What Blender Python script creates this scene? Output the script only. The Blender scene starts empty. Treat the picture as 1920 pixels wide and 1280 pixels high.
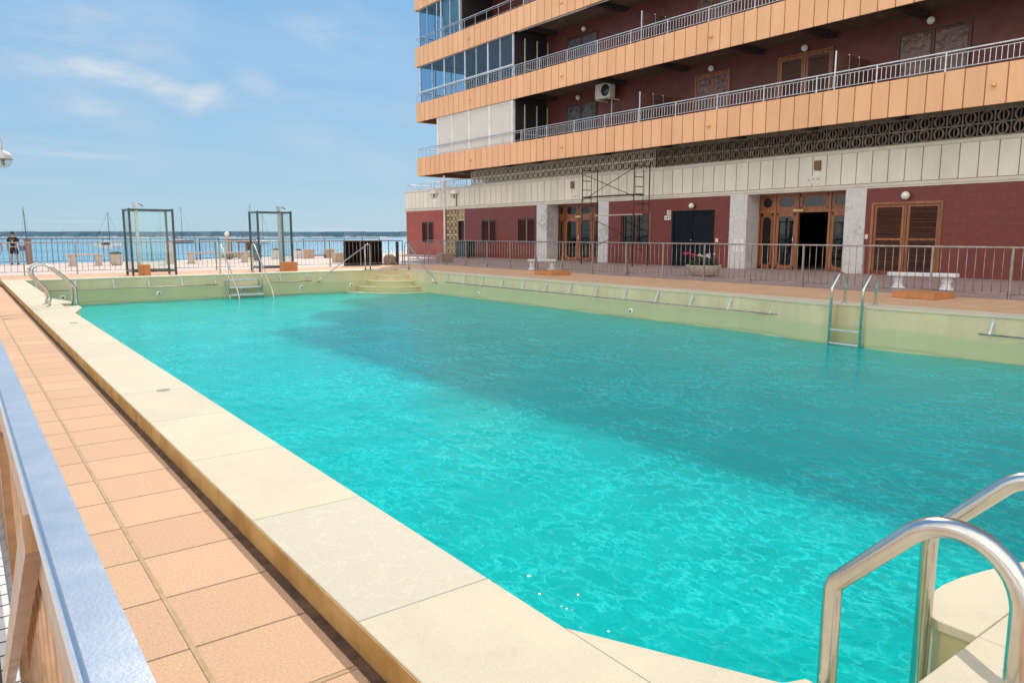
import bpy, bmesh, math, random
from mathutils import Vector, Matrix
random.seed(7)
R = math.radians
PI = math.pi
scene = bpy.context.scene
COL = scene.collection

# ---------------------------------------------------------------- helpers
class MB:
    """Collects shapes, then links them as ONE mesh object."""
    def __init__(s):
        s.v = []; s.f = []; s.r = []; s.sm = []
    def _add(s, vs, fs, smooth=False, rnd=None):
        b = len(s.v); s.v += [tuple(p) for p in vs]
        r = random.random() if rnd is None else rnd
        for f in fs:
            s.f.append([i + b for i in f]); s.r.append(r); s.sm.append(smooth)
        return s
    def box(s, x0, x1, y0, y1, z0, z1, rnd=None):
        if x0 > x1: x0, x1 = x1, x0
        if y0 > y1: y0, y1 = y1, y0
        if z0 > z1: z0, z1 = z1, z0
        v = [(x0,y0,z0),(x1,y0,z0),(x1,y1,z0),(x0,y1,z0),(x0,y0,z1),(x1,y0,z1),(x1,y1,z1),(x0,y1,z1)]
        return s._add(v, [(0,3,2,1),(4,5,6,7),(0,1,5,4),(1,2,6,5),(2,3,7,6),(3,0,4,7)], rnd=rnd)
    def bbox(s, x0, x1, y0, y1, z0, z1, b=.01, rnd=None):
        """box with chamfered edges"""
        if x0 > x1: x0, x1 = x1, x0
        if y0 > y1: y0, y1 = y1, y0
        bm = bmesh.new(); bmesh.ops.create_cube(bm, size=1)
        bmesh.ops.scale(bm, vec=(x1-x0, y1-y0, z1-z0), verts=bm.verts)
        bmesh.ops.translate(bm, vec=((x0+x1)/2,(y0+y1)/2,(z0+z1)/2), verts=bm.verts)
        bmesh.ops.bevel(bm, geom=bm.edges[:], offset=b, segments=2, affect='EDGES')
        bm.verts.index_update()
        s._add([v.co for v in bm.verts], [[v.index for v in f.verts] for f in bm.faces], rnd=rnd)
        bm.free(); return s
    def obox(s, c, ax, ay, az, rnd=None):
        """oriented box: centre and three half-axis vectors"""
        c = Vector(c); ax = Vector(ax); ay = Vector(ay); az = Vector(az)
        v = [c+sx*ax+sy*ay+sz*az for sz in (-1,1) for sx,sy in ((-1,-1),(1,-1),(1,1),(-1,1))]
        return s._add(v, [(0,3,2,1),(4,5,6,7),(0,1,5,4),(1,2,6,5),(2,3,7,6),(3,0,4,7)], rnd=rnd)
    def prism(s, poly, z0, z1, bev=0, rnd=None):
        n = len(poly)
        a = sum(poly[i][0]*poly[(i+1)%n][1]-poly[(i+1)%n][0]*poly[i][1] for i in range(n))
        if a < 0: poly = poly[::-1]
        if bev:
            v = [(x,y,z0) for x,y in poly]+[(x,y,z1-bev) for x,y in poly]
            ins = []
            for i in range(n):
                p = Vector(poly[i]); q = Vector(poly[i-1]); r = Vector(poly[(i+1)%n])
                e1 = (p-q).normalized(); e2 = (r-p).normalized()
                n1 = Vector((-e1.y,e1.x)); n2 = Vector((-e2.y,e2.x)); m = (n1+n2)
                m = m/ max(.3, m.length_squared/2) if m.length > 1e-4 else n1
                ins.append((p.x+m.x*bev, p.y+m.y*bev, z1))
            v += ins
            fs = [list(range(n))[::-1], [2*n+i for i in range(n)]]
            for L in (0, n):
                fs += [(L+i, L+(i+1)%n, L+n+(i+1)%n, L+n+i) for i in range(n)]
            return s._add(v, fs, rnd=rnd)
        v = [(x,y,z0) for x,y in poly]+[(x,y,z1) for x,y in poly]
        fs = [list(range(n))[::-1], [n+i for i in range(n)]]+[(i,(i+1)%n,n+(i+1)%n,n+i) for i in range(n)]
        return s._add(v, fs, rnd=rnd)
    def tube(s, pts, r, n=10, cap=True, closed=False, rnd=None, sq=False):
        P = [Vector(p) for p in pts]; m = len(P)
        rr = r if isinstance(r, (list, tuple)) else [r]*m
        T = []
        for i in range(m):
            a = P[i-1] if (i > 0 or closed) else P[i]
            b = P[(i+1) % m] if (i < m-1 or closed) else P[i]
            t = (P[i]-a).normalized()+(b-P[i]).normalized()
            T.append(t.normalized() if t.length > 1e-6 else Vector((0,0,1)))
        u = T[0].cross(Vector((0,0,1)))
        if u.length < .05: u = T[0].cross(Vector((1,0,0)))
        u.normalize(); vs = []
        for i in range(m):
            u = (u - T[i]*u.dot(T[i])); u.normalize(); w = T[i].cross(u)
            k = 1.0
            if 0 < i < m-1:
                c = (P[i]-P[i-1]).normalized().dot((P[i+1]-P[i]).normalized())
                k = 1/max(.6, math.sqrt((1+c)/2))
            for j in range(n):
                a = 2*PI*(j+.5)/n
                vs.append(P[i]+(u*math.cos(a)+w*math.sin(a))*rr[i])
        fs = []
        for i in range(m if closed else m-1):
            i2 = (i+1) % m
            for j in range(n):
                fs.append((i*n+j, i*n+(j+1)%n, i2*n+(j+1)%n, i2*n+j))
        if cap and not closed:
            fs.append(list(range(n))[::-1]); fs.append([(m-1)*n+j for j in range(n)])
        return s._add(vs, fs, smooth=n > 4, rnd=rnd)
    def lathe(s, prof, c=(0,0,0), n=20, ax='z', sx=1, sy=1, rnd=None, smooth=True):
        vs = []; m = len(prof); c = Vector(c)
        for r, z in prof:
            for j in range(n):
                a = 2*PI*j/n; p = (r*math.cos(a)*sx, r*math.sin(a)*sy, z)
                if ax == 'x': p = (p[2], p[0], p[1])
                if ax == 'y': p = (p[0], p[2], p[1])
                vs.append(c+Vector(p))
        fs = [(i*n+j, i*n+(j+1)%n, (i+1)*n+(j+1)%n, (i+1)*n+j) for i in range(m-1) for j in range(n)]
        fs += [list(range(n))[::-1], [(m-1)*n+j for j in range(n)]]
        return s._add(vs, fs, smooth=smooth, rnd=rnd)
    def ball(s, c, r, n=16, sz=1, z0=-1, z1=1, rnd=None):
        k = 10; t0 = math.asin(z0); t1 = math.asin(z1)
        return s.lathe([(max(1e-4, r*math.cos(t0+(t1-t0)*i/k)), r*sz*math.sin(t0+(t1-t0)*i/k)) for i in range(k+1)], c, n, rnd=rnd)
    def quad(s, a, b, c, d, rnd=None):
        return s._add([a,b,c,d], [(0,1,2,3)], rnd=rnd)
    def build(s, name, m, parent=None, loc=None, normals=True):
        if parent is not None: o0 = WL[parent.name]
        elif loc is not None: o0 = Vector(loc)
        else:
            zs = min(p[2] for p in s.v)
            o0 = Vector(((min(p[0] for p in s.v)+max(p[0] for p in s.v))/2, (min(p[1] for p in s.v)+max(p[1] for p in s.v))/2, zs))
        me = bpy.data.meshes.new(name)
        me.from_pydata([tuple(Vector(p)-o0) for p in s.v], [], s.f)
        at = me.attributes.new('rnd', 'FLOAT', 'FACE')
        at.data.foreach_set('value', s.r)
        me.polygons.foreach_set('use_smooth', s.sm)
        if normals:
            bm = bmesh.new(); bm.from_mesh(me); bmesh.ops.recalc_face_normals(bm, faces=bm.faces[:]); bm.to_mesh(me); bm.free()
        me.materials.append(m); me.update()
        o = bpy.data.objects.new(name, me); COL.objects.link(o)
        if parent is not None: o.parent = parent; WL[o.name] = o0
        else: o.location = o0; WL[o.name] = o0
        return o
WL = {}
def thing(name, label, cat, loc, group=None):
    o = bpy.data.objects.new(name, None); COL.objects.link(o); o.location = loc
    o.empty_display_size = .2
    WL[o.name] = Vector(loc); return tag(o, label, cat, group)
def tag(o, label, cat, group=None):
    o['label'] = label; o['category'] = cat
    if group: o['group'] = group
    return o
def struct(o): o['kind'] = 'structure'; return o
def copy_tree(o, parent=None):
    c = o.copy(); COL.objects.link(c); c.parent = parent
    for ch in list(o.children): copy_tree(ch, c)
    return c
def dup(o, loc, label, rz=None):
    c = copy_tree(o); c.location = loc; WL[c.name] = Vector(loc)
    if rz is not None: c.rotation_euler.z = rz
    c['label'] = label; return c
def arc(c, r, a0, a1, n, plane='yz'):
    out = []
    for i in range(n+1):
        a = R(a0+(a1-a0)*i/n); p, q = r*math.cos(a), r*math.sin(a)
        out.append((c[0], c[1]+p, c[2]+q) if plane == 'yz' else (c[0]+p, c[1], c[2]+q))
    return out

# ---------------------------------------------------------------- materials
def newmat(name):
    m = bpy.data.materials.new(name); m.use_nodes = True
    nt = m.node_tree; return m, nt, nt.nodes, nt.links, nt.nodes['Principled BSDF']
def coords(N, L, sw=None):
    g = N.new('ShaderNodeNewGeometry')
    if not sw: return g.outputs['Position']
    s = N.new('ShaderNodeSeparateXYZ'); c = N.new('ShaderNodeCombineXYZ'); L.new(g.outputs['Position'], s.inputs[0])
    for i, k in enumerate(sw): L.new(s.outputs[k.upper()], c.inputs[i])
    return c.outputs[0]
def math_(N, L, op, a, b=None, c=None, clamp=False):
    n = N.new('ShaderNodeMath'); n.operation = op; n.use_clamp = clamp
    for i, q in enumerate((a, b, c)):
        if q is None: continue
        if isinstance(q, (int, float)): n.inputs[i].default_value = q
        else: L.new(q, n.inputs[i])
    return n.outputs[0]
def mix(N, L, fac, a, b, mode='MIX'):
    n = N.new('ShaderNodeMix'); n.data_type = 'RGBA'; n.blend_type = mode
    for i, q in ((0, fac), (6, a), (7, b)):
        if isinstance(q, (int, float)): n.inputs[i].default_value = q
        elif isinstance(q, tuple): n.inputs[i].default_value = (*q, 1) if len(q) == 3 else q
        else: L.new(q, n.inputs[i])
    return n.outputs[2]
def noise(N, L, co, sc, det=3, rough=.5, st=None):
    if st:
        mp = N.new('ShaderNodeMapping'); mp.inputs['Scale'].default_value = st; L.new(co, mp.inputs[0]); co = mp.outputs[0]
    n = N.new('ShaderNodeTexNoise'); n.inputs['Scale'].default_value = sc; n.inputs['Detail'].default_value = det
    n.inputs['Roughness'].default_value = rough; L.new(co, n.inputs['Vector']); return n.outputs['Fac']
def ramp(N, L, fac, lo, hi, a=0., b=1.):
    n = N.new('ShaderNodeMapRange'); n.inputs[1].default_value = lo; n.inputs[2].default_value = hi
    n.inputs[3].default_value = a; n.inputs[4].default_value = b; L.new(fac, n.inputs[0]); return n.outputs[0]
def bump(N, L, h, dist, strength=1., prev=None):
    n = N.new('ShaderNodeBump'); n.inputs['Distance'].default_value = dist; n.inputs['Strength'].default_value = strength
    L.new(h, n.inputs['Height'])
    if prev is not None: L.new(prev, n.inputs['Normal'])
    return n.outputs[0]
def basic(name, c, c2=None, rough=.6, metal=0, nsc=3., rv=.08, bsc=None, bd=.002, st=None, spec=None, nz=(.35,.65)):
    """principled with two-tone noise, per-piece variation and optional bump"""
    m, nt, N, L, B = newmat(name); co = coords(N, L)
    c2 = c2 or tuple(x*.82 for x in c)
    f = ramp(N, L, noise(N, L, co, nsc, 5, .6, st), nz[0], nz[1])
    col = mix(N, L, f, c, c2)
    if rv:
        a = N.new('ShaderNodeAttribute'); a.attribute_name = 'rnd'
        k = ramp(N, L, a.outputs['Fac'], 0, 1, 1-rv, 1+rv)
        h = N.new('ShaderNodeHueSaturation'); L.new(col, h.inputs['Color']); L.new(k, h.inputs['Value']); col = h.outputs[0]
    L.new(col, B.inputs['Base Color']); B.inputs['Metallic'].default_value = metal
    rd = .02 if metal > .9 else .08
    L.new(ramp(N, L, noise(N, L, co, nsc*4, 3), .3, .7, max(.02, rough-rd), min(1, rough+rd)), B.inputs['Roughness'])
    if spec is not None: B.inputs['Specular IOR Level'].default_value = spec
    if bsc: L.new(bump(N, L, noise(N, L, co, bsc, 4), bd), B.inputs['Normal'])
    return m
def tiles(name, c, c2, joint, w, h, off=(0,0), mortar=.006, sw='xyz', rough=.7, nsc=60., var=.1, bd=.003, grain=.0015, shift=0., stain=None):
    m, nt, N, L, B = newmat(name); co = coords(N, L, sw)
    mp = N.new('ShaderNodeMapping'); mp.inputs['Location'].default_value = (-off[0], -off[1], 0); L.new(co, mp.inputs[0])
    br = N.new('ShaderNodeTexBrick'); br.offset = shift; br.offset_frequency = 2; br.squash = 1
    br.inputs['Scale'].default_value = 1; br.inputs['Brick Width'].default_value = w; br.inputs['Row Height'].default_value = h
    br.inputs['Mortar Size'].default_value = mortar; br.inputs['Mortar Smooth'].default_value = .3
    br.inputs['Color1'].default_value = (1-var,)*3+(1,); br.inputs['Color2'].default_value = (1+var,)*3+(1,)
    br.inputs['Mortar'].default_value = (1,1,1,1); br.inputs['Bias'].default_value = 0
    L.new(mp.outputs[0], br.inputs['Vector'])
    g = noise(N, L, co, nsc, 4, .7); lg = noise(N, L, co, 1.3, 4, .6)
    col = mix(N, L, ramp(N, L, g, .3, .7), c, c2)
    col = mix(N, L, 1., col, br.outputs['Color'], 'MULTIPLY')
    col = mix(N, L, ramp(N, L, lg, .45, .75, 0, .35), col, stain or tuple(x*.75 for x in c))
    col = mix(N, L, br.outputs['Fac'], col, joint)
    L.new(col, B.inputs['Base Color']); B.inputs['Roughness'].default_value = rough
    inv = math_(N, L, 'SUBTRACT', 1., br.outputs['Fac'])
    b1 = bump(N, L, inv, bd); L.new(bump(N, L, g, grain, prev=b1), B.inputs['Normal'])
    return m

M = {}
M['steel'] = basic('polished_steel', (.66,.64,.60), (.56,.54,.50), .2, 1, 8, .03, 40, .0006)
M['brown_steel'] = basic('tarnished_side_plate', (.50,.30,.17), (.40,.23,.12), .38, .7, 2.5, .0, st=(1,.15,9))  # brown tone stands in for surroundings reflected in the polished steel
M['dull_steel'] = basic('brushed_steel', (.62,.60,.57), (.48,.47,.45), .32, 1, 10, .05)
M['rail_top'] = basic('satin_steel_rail', (.74,.72,.72), (.66,.65,.66), .38, 1, 6, .0, 220, .00025, nz=(.2,.8))
M['fence_paint'] = basic('grey_fence_paint', (.40,.36,.33), (.27,.22,.20), .42, .55, 6, .1)
M['rail_white'] = basic('pale_railing_paint', (.72,.73,.76), (.55,.56,.60), .35, .35, 6, .05)
M['dark_metal'] = basic('dark_aluminium', (.10,.115,.12), (.06,.07,.075), .35, .7, 8, .1)
M['scaffold'] = basic('scaffold_paint', (.03,.02,.02), (.06,.028,.022), .6, .3, 6, .2)
M['orange'] = basic('orange_cladding', (.80,.445,.238), (.74,.395,.205), .62, 0, .9, .05, 60, .001, st=(1,1.6,.5))
M['orange_dark'] = basic('orange_seam', (.40,.17,.07), None, .7)
M['cream_band'] = basic('cream_panel', (.75,.69,.59), (.67,.61,.50), .6, 0, .9, .05, 50, .001, st=(1,1.6,.5))
M['groove'] = basic('band_groove', (.30,.26,.21), None, .8)
M['cornice'] = basic('cornice_cream', (.70,.63,.54), (.6,.54,.46), .6, 0, 2)
M['white_paint'] = basic('white_paint', (.78,.76,.73), (.68,.66,.63), .5, 0, 2, .04)
M['blind'] = basic('roller_blind', (.64,.60,.55), (.60,.56,.51), .7, 0, 1.2, .03)
M['maroon'] = tiles('maroon_wall_tiles', (.19,.029,.018), (.14,.021,.015), (.13,.032,.024), .24, .12, (0,0), .006, 'yzx', .45, 9, .12, .002, .0008)
M['maroon_up'] = basic('maroon_render', (.15,.036,.026), (.10,.026,.02), .6, 0, .6, .0, 30, .001)
M['redwall'] = tiles('brick_red_wall', (.36,.075,.045), (.29,.058,.04), (.27,.08,.06), .24, .12, (0,0), .005, 'yzx', .6, 12, .1, .002, .0008)
M['wood'] = basic('varnished_wood', (.33,.115,.035), (.20,.062,.02), .35, 0, 3, .18, st=(3,3,.5))
M['wood_dk'] = basic('dark_louvre_wood', (.105,.042,.026), (.055,.024,.017), .5, 0, 4, .3, st=(1,1,6))
M['shutter_dk'] = basic('maroon_shutter', (.09,.022,.02), (.06,.016,.015), .5, 0, 4, .2)
M['navy'] = basic('blue_black_shutter', (.010,.014,.022), (.006,.009,.015), .6, 0, 3, .2, spec=.15)
M['ceil'] = basic('balcony_ceiling_slats', (.20,.12,.085), (.13,.08,.06), .7, 0, 2, .15)
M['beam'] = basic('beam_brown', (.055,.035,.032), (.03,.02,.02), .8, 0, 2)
M['lat_w'] = basic('lattice_cream', (.74,.66,.54), (.62,.54,.43), .8, 0, 3, .12)
M['lat_b'] = basic('lattice_weathered', (.30,.245,.18), (.20,.16,.115), .85, 0, 3, .2)  # plain darker brown than the cream lattice
M['lat_g'] = basic('lattice_yellow', (.60,.48,.29), (.48,.37,.21), .85, 0, 5, .2)
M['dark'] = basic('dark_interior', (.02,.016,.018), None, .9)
M['bulb'] = basic('opal_lamp_glass', (.82,.80,.74), (.74,.71,.64), .25, 0, 4, .04)
M['terra'] = tiles('terracotta_block', (.55,.235,.085), (.47,.19,.065), (.36,.18,.08), .3, .3, (0,0), .006, 'xyz', .6, 18, .08)
M['stone_w'] = basic('white_bench_stone', (.74,.73,.71), (.60,.59,.57), .6, 0, 9, .03, 60, .003)
M['stone_b'] = basic('tan_bench_stone', (.56,.42,.30), (.44,.32,.23), .75, 0, 6, .08, 40, .003)
M['stone_p'] = basic('pale_bench_stone', (.62,.54,.46), (.52,.44,.37), .75, 0, 6, .08, 40, .003)
M['pot'] = basic('concrete_planter', (.55,.50,.42), (.42,.38,.31), .8, 0, 9, .05, 40, .004)
M['pillar'] = basic('brown_stone_pillar', (.30,.20,.15), (.22,.15,.11), .8, 0, 5, .05)
M['leaf'] = basic('plant_leaf', (.07,.13,.03), (.035,.075,.02), .6, 0, 20, .35)
M['leaf_dk'] = basic('dark_plant_leaf', (.025,.06,.018), (.012,.03,.01), .6, 0, 20, .35)
M['petal_r'] = basic('pink_petal', (.62,.03,.14), None, .6, rv=.2)
M['petal_w'] = basic('white_petal', (.8,.78,.8), None, .6)
M['lamp_paint'] = basic('lamp_post_paint', (.62,.57,.54), (.52,.47,.45), .45, 0, 3, .03)
M['bin'] = basic('dark_green_bin', (.012,.035,.034), (.008,.02,.02), .45, 0, 4)
M['screen'] = basic('black_screen_cloth', (.006,.006,.007), None, .9, spec=.05)
M['rust'] = basic('rust_brown_panel', (.16,.075,.05), (.10,.045,.03), .7, 0, 6)
M['sack'] = basic('mottled_sack', (.45,.33,.26), (.2,.11,.08), .8, 0, 9, .1, 8, .03)
M['hull_w'] = basic('white_hull', (.75,.76,.77), None, .35)
M['hull_b'] = basic('blue_hull', (.02,.07,.19), None, .35)
M['mast'] = basic('grey_mast', (.14,.17,.19), None, .5, .3)
M['cloth_k'] = basic('black_cotton', (.014,.013,.014), (.024,.02,.018), .9, 0, 20, .0)
M['cloth_n'] = basic('navy_cotton', (.02,.03,.08), None, .9)
M['cloth_w'] = basic('white_cotton', (.7,.7,.7), None, .9)
M['cloth_y'] = basic('cream_print', (.55,.45,.28), None, .9)
M['skin'] = basic('skin', (.42,.23,.16), (.36,.19,.13), .5, 0, 12, .0)
M['hair'] = basic('dark_hair', (.03,.02,.015), None, .7)
M['shoe'] = basic('dark_shoe', (.02,.02,.02), None, .6)
M['ac_white'] = basic('unit_casing', (.68,.65,.58), (.6,.57,.5), .5, 0, 4)
M['bronze'] = basic('bronze_emblem', (.13,.085,.04), (.22,.14,.06), .45, .6, 30, .1, 30, .01)
M['paper'] = basic('pale_notice', (.74,.68,.60), (.66,.6,.54), .7, 0, 15)
M['ink'] = basic('dark_print', (.05,.05,.055), None, .8)
M['tarp'] = basic('grey_tarp', (.11,.10,.12), (.05,.045,.055), .35, 0, 5, .3, 4, .05)
M['plastic'] = basic('cloudy_plastic_wrap', (.17,.085,.06), (.08,.035,.03), .25, 0, 1.6, .0, 5, .04, nz=(.3,.7))
M['mud'] = basic('cover_disc', (.36,.32,.24), (.28,.25,.19), .5, 0, 20)

# marble
m, nt, N, L, B = newmat('veined_marble'); co = coords(N, L)
n1 = noise(N, L, co, 2.2, 8, .75); v = math_(N, L, 'ABSOLUTE', math_(N, L, 'SUBTRACT', n1, .5))
vein = ramp(N, L, v, .0, .035, .8, 0.)
col = mix(N, L, ramp(N, L, noise(N, L, co, 9, 6, .7), .35, .7), (.66,.63,.60), (.50,.47,.46))
col = mix(N, L, math_(N, L, 'MULTIPLY', vein, ramp(N, L, noise(N, L, co, 1.1, 3), .5, .6)), col, (.20,.17,.16))
L.new(col, B.inputs['Base Color']); B.inputs['Roughness'].default_value = .3; M['marble'] = m

# deck tiles, with the raised double joint every so often
M['deck'] = tiles('peach_deck_tiles', (.74,.47,.28), (.55,.32,.18), (.26,.15,.08), .48, .465, (.57,2.26), .006, 'xyz', .75, 85, .065, .004, .004, stain=(.70,.40,.22))
M['prom'] = tiles('pink_promenade_paving', (.66,.53,.46), (.60,.47,.41), (.50,.40,.35), .6, .6, (0,0), .008, 'xyz', .8, 30, .06, .002, .001)
M['plaza'] = tiles('mauve_plaza_paving', (.42,.31,.28), (.33,.235,.215), (.24,.165,.155), .4, .4, (0,0), .01, 'xyz', .55, 14, .14, .002, .001)
M['white_pave'] = tiles('white_outer_paving', (.74,.71,.68), (.66,.63,.60), (.06,.05,.05), .22, .11, (0,0), .006, 'xyz', .7, 30, .08, .003, .001)

# coping: cut cream stone, one greyer slab with pale scratches
m, nt, N, L, B = newmat('cream_coping_stone'); co = coords(N, L)
a = N.new('ShaderNodeAttribute'); a.attribute_name = 'rnd'
gr = noise(N, L, co, 170, 4, .8); md = noise(N, L, co, 2.2, 5, .65)
col = mix(N, L, ramp(N, L, gr, .32, .68), (.69,.61,.45), (.56,.48,.34))
col = mix(N, L, ramp(N, L, md, .40, .72, 0, .45), col, (.76,.66,.45))
col = mix(N, L, ramp(N, L, noise(N, L, co, 5, 5, .7), .55, .8, 0, .4), col, (.50,.43,.31))
wv = noise(N, L, co, 7, 5, .55); sv = math_(N, L, 'ABSOLUTE', math_(N, L, 'SUBTRACT', wv, .5))
grey = mix(N, L, ramp(N, L, gr, .35, .7), (.62,.55,.42), (.50,.445,.33))
grey = mix(N, L, ramp(N, L, sv, 0, .02, .35, 0), grey, (.72,.66,.52))
col = mix(N, L, ramp(N, L, a.outputs['Fac'], .985, .99), col, grey)
h = N.new('ShaderNodeHueSaturation'); L.new(col, h.inputs['Color']); L.new(ramp(N, L, a.outputs['Fac'], 0, 1, .95, 1.04), h.inputs['Value'])
L.new(h.outputs[0], B.inputs['Base Color']); B.inputs['Roughness'].default_value = .72
L.new(bump(N, L, gr, .0022), B.inputs['Normal']); M['coping'] = m
# ochre rendered side of the coping
M['ochre'] = basic('ochre_render', (.50,.31,.105), (.37,.20,.05), .8, 0, 3.5, .02, 25, .004, nz=(.4,.62))

# pool wall paint: pale yellow, greener scum towards the waterline
m, nt, N, L, B = newmat('pool_wall_paint'); co = coords(N, L)
s = N.new('ShaderNodeSeparateXYZ'); L.new(co, s.inputs[0])
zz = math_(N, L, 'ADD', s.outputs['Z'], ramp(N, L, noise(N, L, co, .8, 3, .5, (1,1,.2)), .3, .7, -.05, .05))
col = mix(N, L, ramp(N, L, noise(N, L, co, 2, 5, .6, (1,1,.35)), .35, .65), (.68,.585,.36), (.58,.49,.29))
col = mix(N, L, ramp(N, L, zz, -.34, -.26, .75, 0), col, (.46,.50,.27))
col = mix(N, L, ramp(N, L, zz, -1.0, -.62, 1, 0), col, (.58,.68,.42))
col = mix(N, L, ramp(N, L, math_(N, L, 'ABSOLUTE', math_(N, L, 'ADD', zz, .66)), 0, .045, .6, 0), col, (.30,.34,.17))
sp = noise(N, L, co, 55, 2, .5)
col = mix(N, L, ramp(N, L, sp, .70, .74, 0, .5), col, (.25,.2,.06))
L.new(col, B.inputs['Base Color']); B.inputs['Roughness'].default_value = .6
L.new(bump(N, L, noise(N, L, co, 6, 4), .004), B.inputs['Normal']); M['poolwall'] = m
M['poolfloor'] = basic('pool_floor_paint', (.55,.88,.86), (.45,.80,.78), .8, 0, .7, .0)

# pool water: clear, a little cloudy, tinted by depth
WZ = -.69
m, nt, N, L, B = newmat('pool_water'); N.remove(B); out = N['Material Output']; co = coords(N, L)
w1 = noise(N, L, co, 3.2, 3, .5, (1.5,.75,1)); w2 = noise(N, L, co, 11, 3, .6, (1.3,.7,1)); w3 = noise(N, L, co, .9, 2, .5)
hgt = math_(N, L, 'ADD', math_(N, L, 'MULTIPLY', w1, .6), math_(N, L, 'ADD', math_(N, L, 'MULTIPLY', w2, .22), math_(N, L, 'MULTIPLY', w3, .5)))
nb = bump(N, L, math_(N, L, 'ADD', math_(N, L, 'MULTIPLY', w1, .6), math_(N, L, 'ADD', math_(N, L, 'MULTIPLY', w2, .17), math_(N, L, 'MULTIPLY', w3, .5))), .034)
nb2 = bump(N, L, hgt, .24)
tr = N.new('ShaderNodeBsdfTransparent'); tr.inputs[0].default_value = (.80,.98,.96,1)
df = N.new('ShaderNodeBsdfDiffuse'); L.new(nb2, df.inputs['Normal'])
# cloudy streaks, then thin bright filaments painted as caustic ripple light
st = noise(N, L, co, 1.0, 6, .72, (1.0,.8,1))
vein = math_(N, L, 'ABSOLUTE', math_(N, L, 'SUBTRACT', noise(N, L, co, 4.2, 3, .65, (1.25,.8,1)), .5))
L.new(mix(N, L, ramp(N, L, vein, .0, .04, .45, 0), (.0,.90,.87), (.10,.98,.95)), df.inputs['Color'])
vn2 = math_(N, L, 'ABSOLUTE', math_(N, L, 'SUBTRACT', noise(N, L, co, 9.5, 3, .6, (1.25,.8,1)), .5))
caustic_web = math_(N, L, 'ADD', ramp(N, L, vein, .0, .055, .19, 0), ramp(N, L, vn2, .0, .05, .13, 0))
caustic_web = math_(N, L, 'MULTIPLY', caustic_web, ramp(N, L, noise(N, L, co, .8, 4, .6), .42, .58, .25, 1))
ms = N.new('ShaderNodeMixShader'); L.new(math_(N, L, 'ADD', ramp(N, L, st, .35, .7, .20, .36), caustic_web), ms.inputs[0]); L.new(tr.outputs[0], ms.inputs[1]); L.new(df.outputs[0], ms.inputs[2])
gl = N.new('ShaderNodeBsdfGlossy'); gl.inputs['Roughness'].default_value = .06; L.new(nb, gl.inputs['Normal'])
fr = N.new('ShaderNodeFresnel'); fr.inputs[0].default_value = 1.33; L.new(nb, fr.inputs['Normal'])
m2 = N.new('ShaderNodeMixShader'); L.new(math_(N, L, 'MULTIPLY', fr.outputs[0], .66), m2.inputs[0]); L.new(ms.outputs[0], m2.inputs[1]); L.new(gl.outputs[0], m2.inputs[2])
L.new(m2.outputs[0], out.inputs['Surface'])
va = N.new('ShaderNodeVolumeAbsorption'); va.inputs['Color'].default_value = (.0,.99,.99,1); va.inputs['Density'].default_value = 1.0
vs_ = N.new('ShaderNodeVolumeScatter'); vs_.inputs['Color'].default_value = (.02,1.,.98,1); vs_.inputs['Density'].default_value = 1.15; vs_.inputs['Anisotropy'].default_value = .3
ad_ = N.new('ShaderNodeAddShader'); L.new(va.outputs[0], ad_.inputs[0]); L.new(vs_.outputs[0], ad_.inputs[1])
L.new(ad_.outputs[0], out.inputs['Volume']); M['water'] = m

# sea
m, nt, N, L, B = newmat('sea_surface'); co = coords(N, L)
f = noise(N, L, co, .02, 4, .6, (1,3,1))
L.new(mix(N, L, ramp(N, L, f, .4, .6), (.10,.28,.38), (.16,.38,.48)), B.inputs['Base Color'])
B.inputs['Roughness'].default_value = .25
L.new(bump(N, L, noise(N, L, co, .8, 5, .7), .25), B.inputs['Normal']); M['sea'] = m
m, nt, N, L, B = newmat('breakwater_rock'); co = coords(N, L); s = N.new('ShaderNodeSeparateXYZ'); L.new(co, s.inputs[0])
lo = ramp(N, L, math_(N, L, 'ADD', s.outputs['Z'], ramp(N, L, noise(N, L, co, .12, 5, .8), .3, .7, -1.1, 1.1)), -1.2, -.6, .8, 0)
L.new(mix(N, L, lo, mix(N, L, ramp(N, L, noise(N, L, co, .08, 5, .7), .4, .6), (.05,.11,.16), (.085,.16,.21)), (.46,.50,.52)), B.inputs['Base Color'])
B.inputs['Roughness'].default_value = .9; M['rock'] = m

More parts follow.
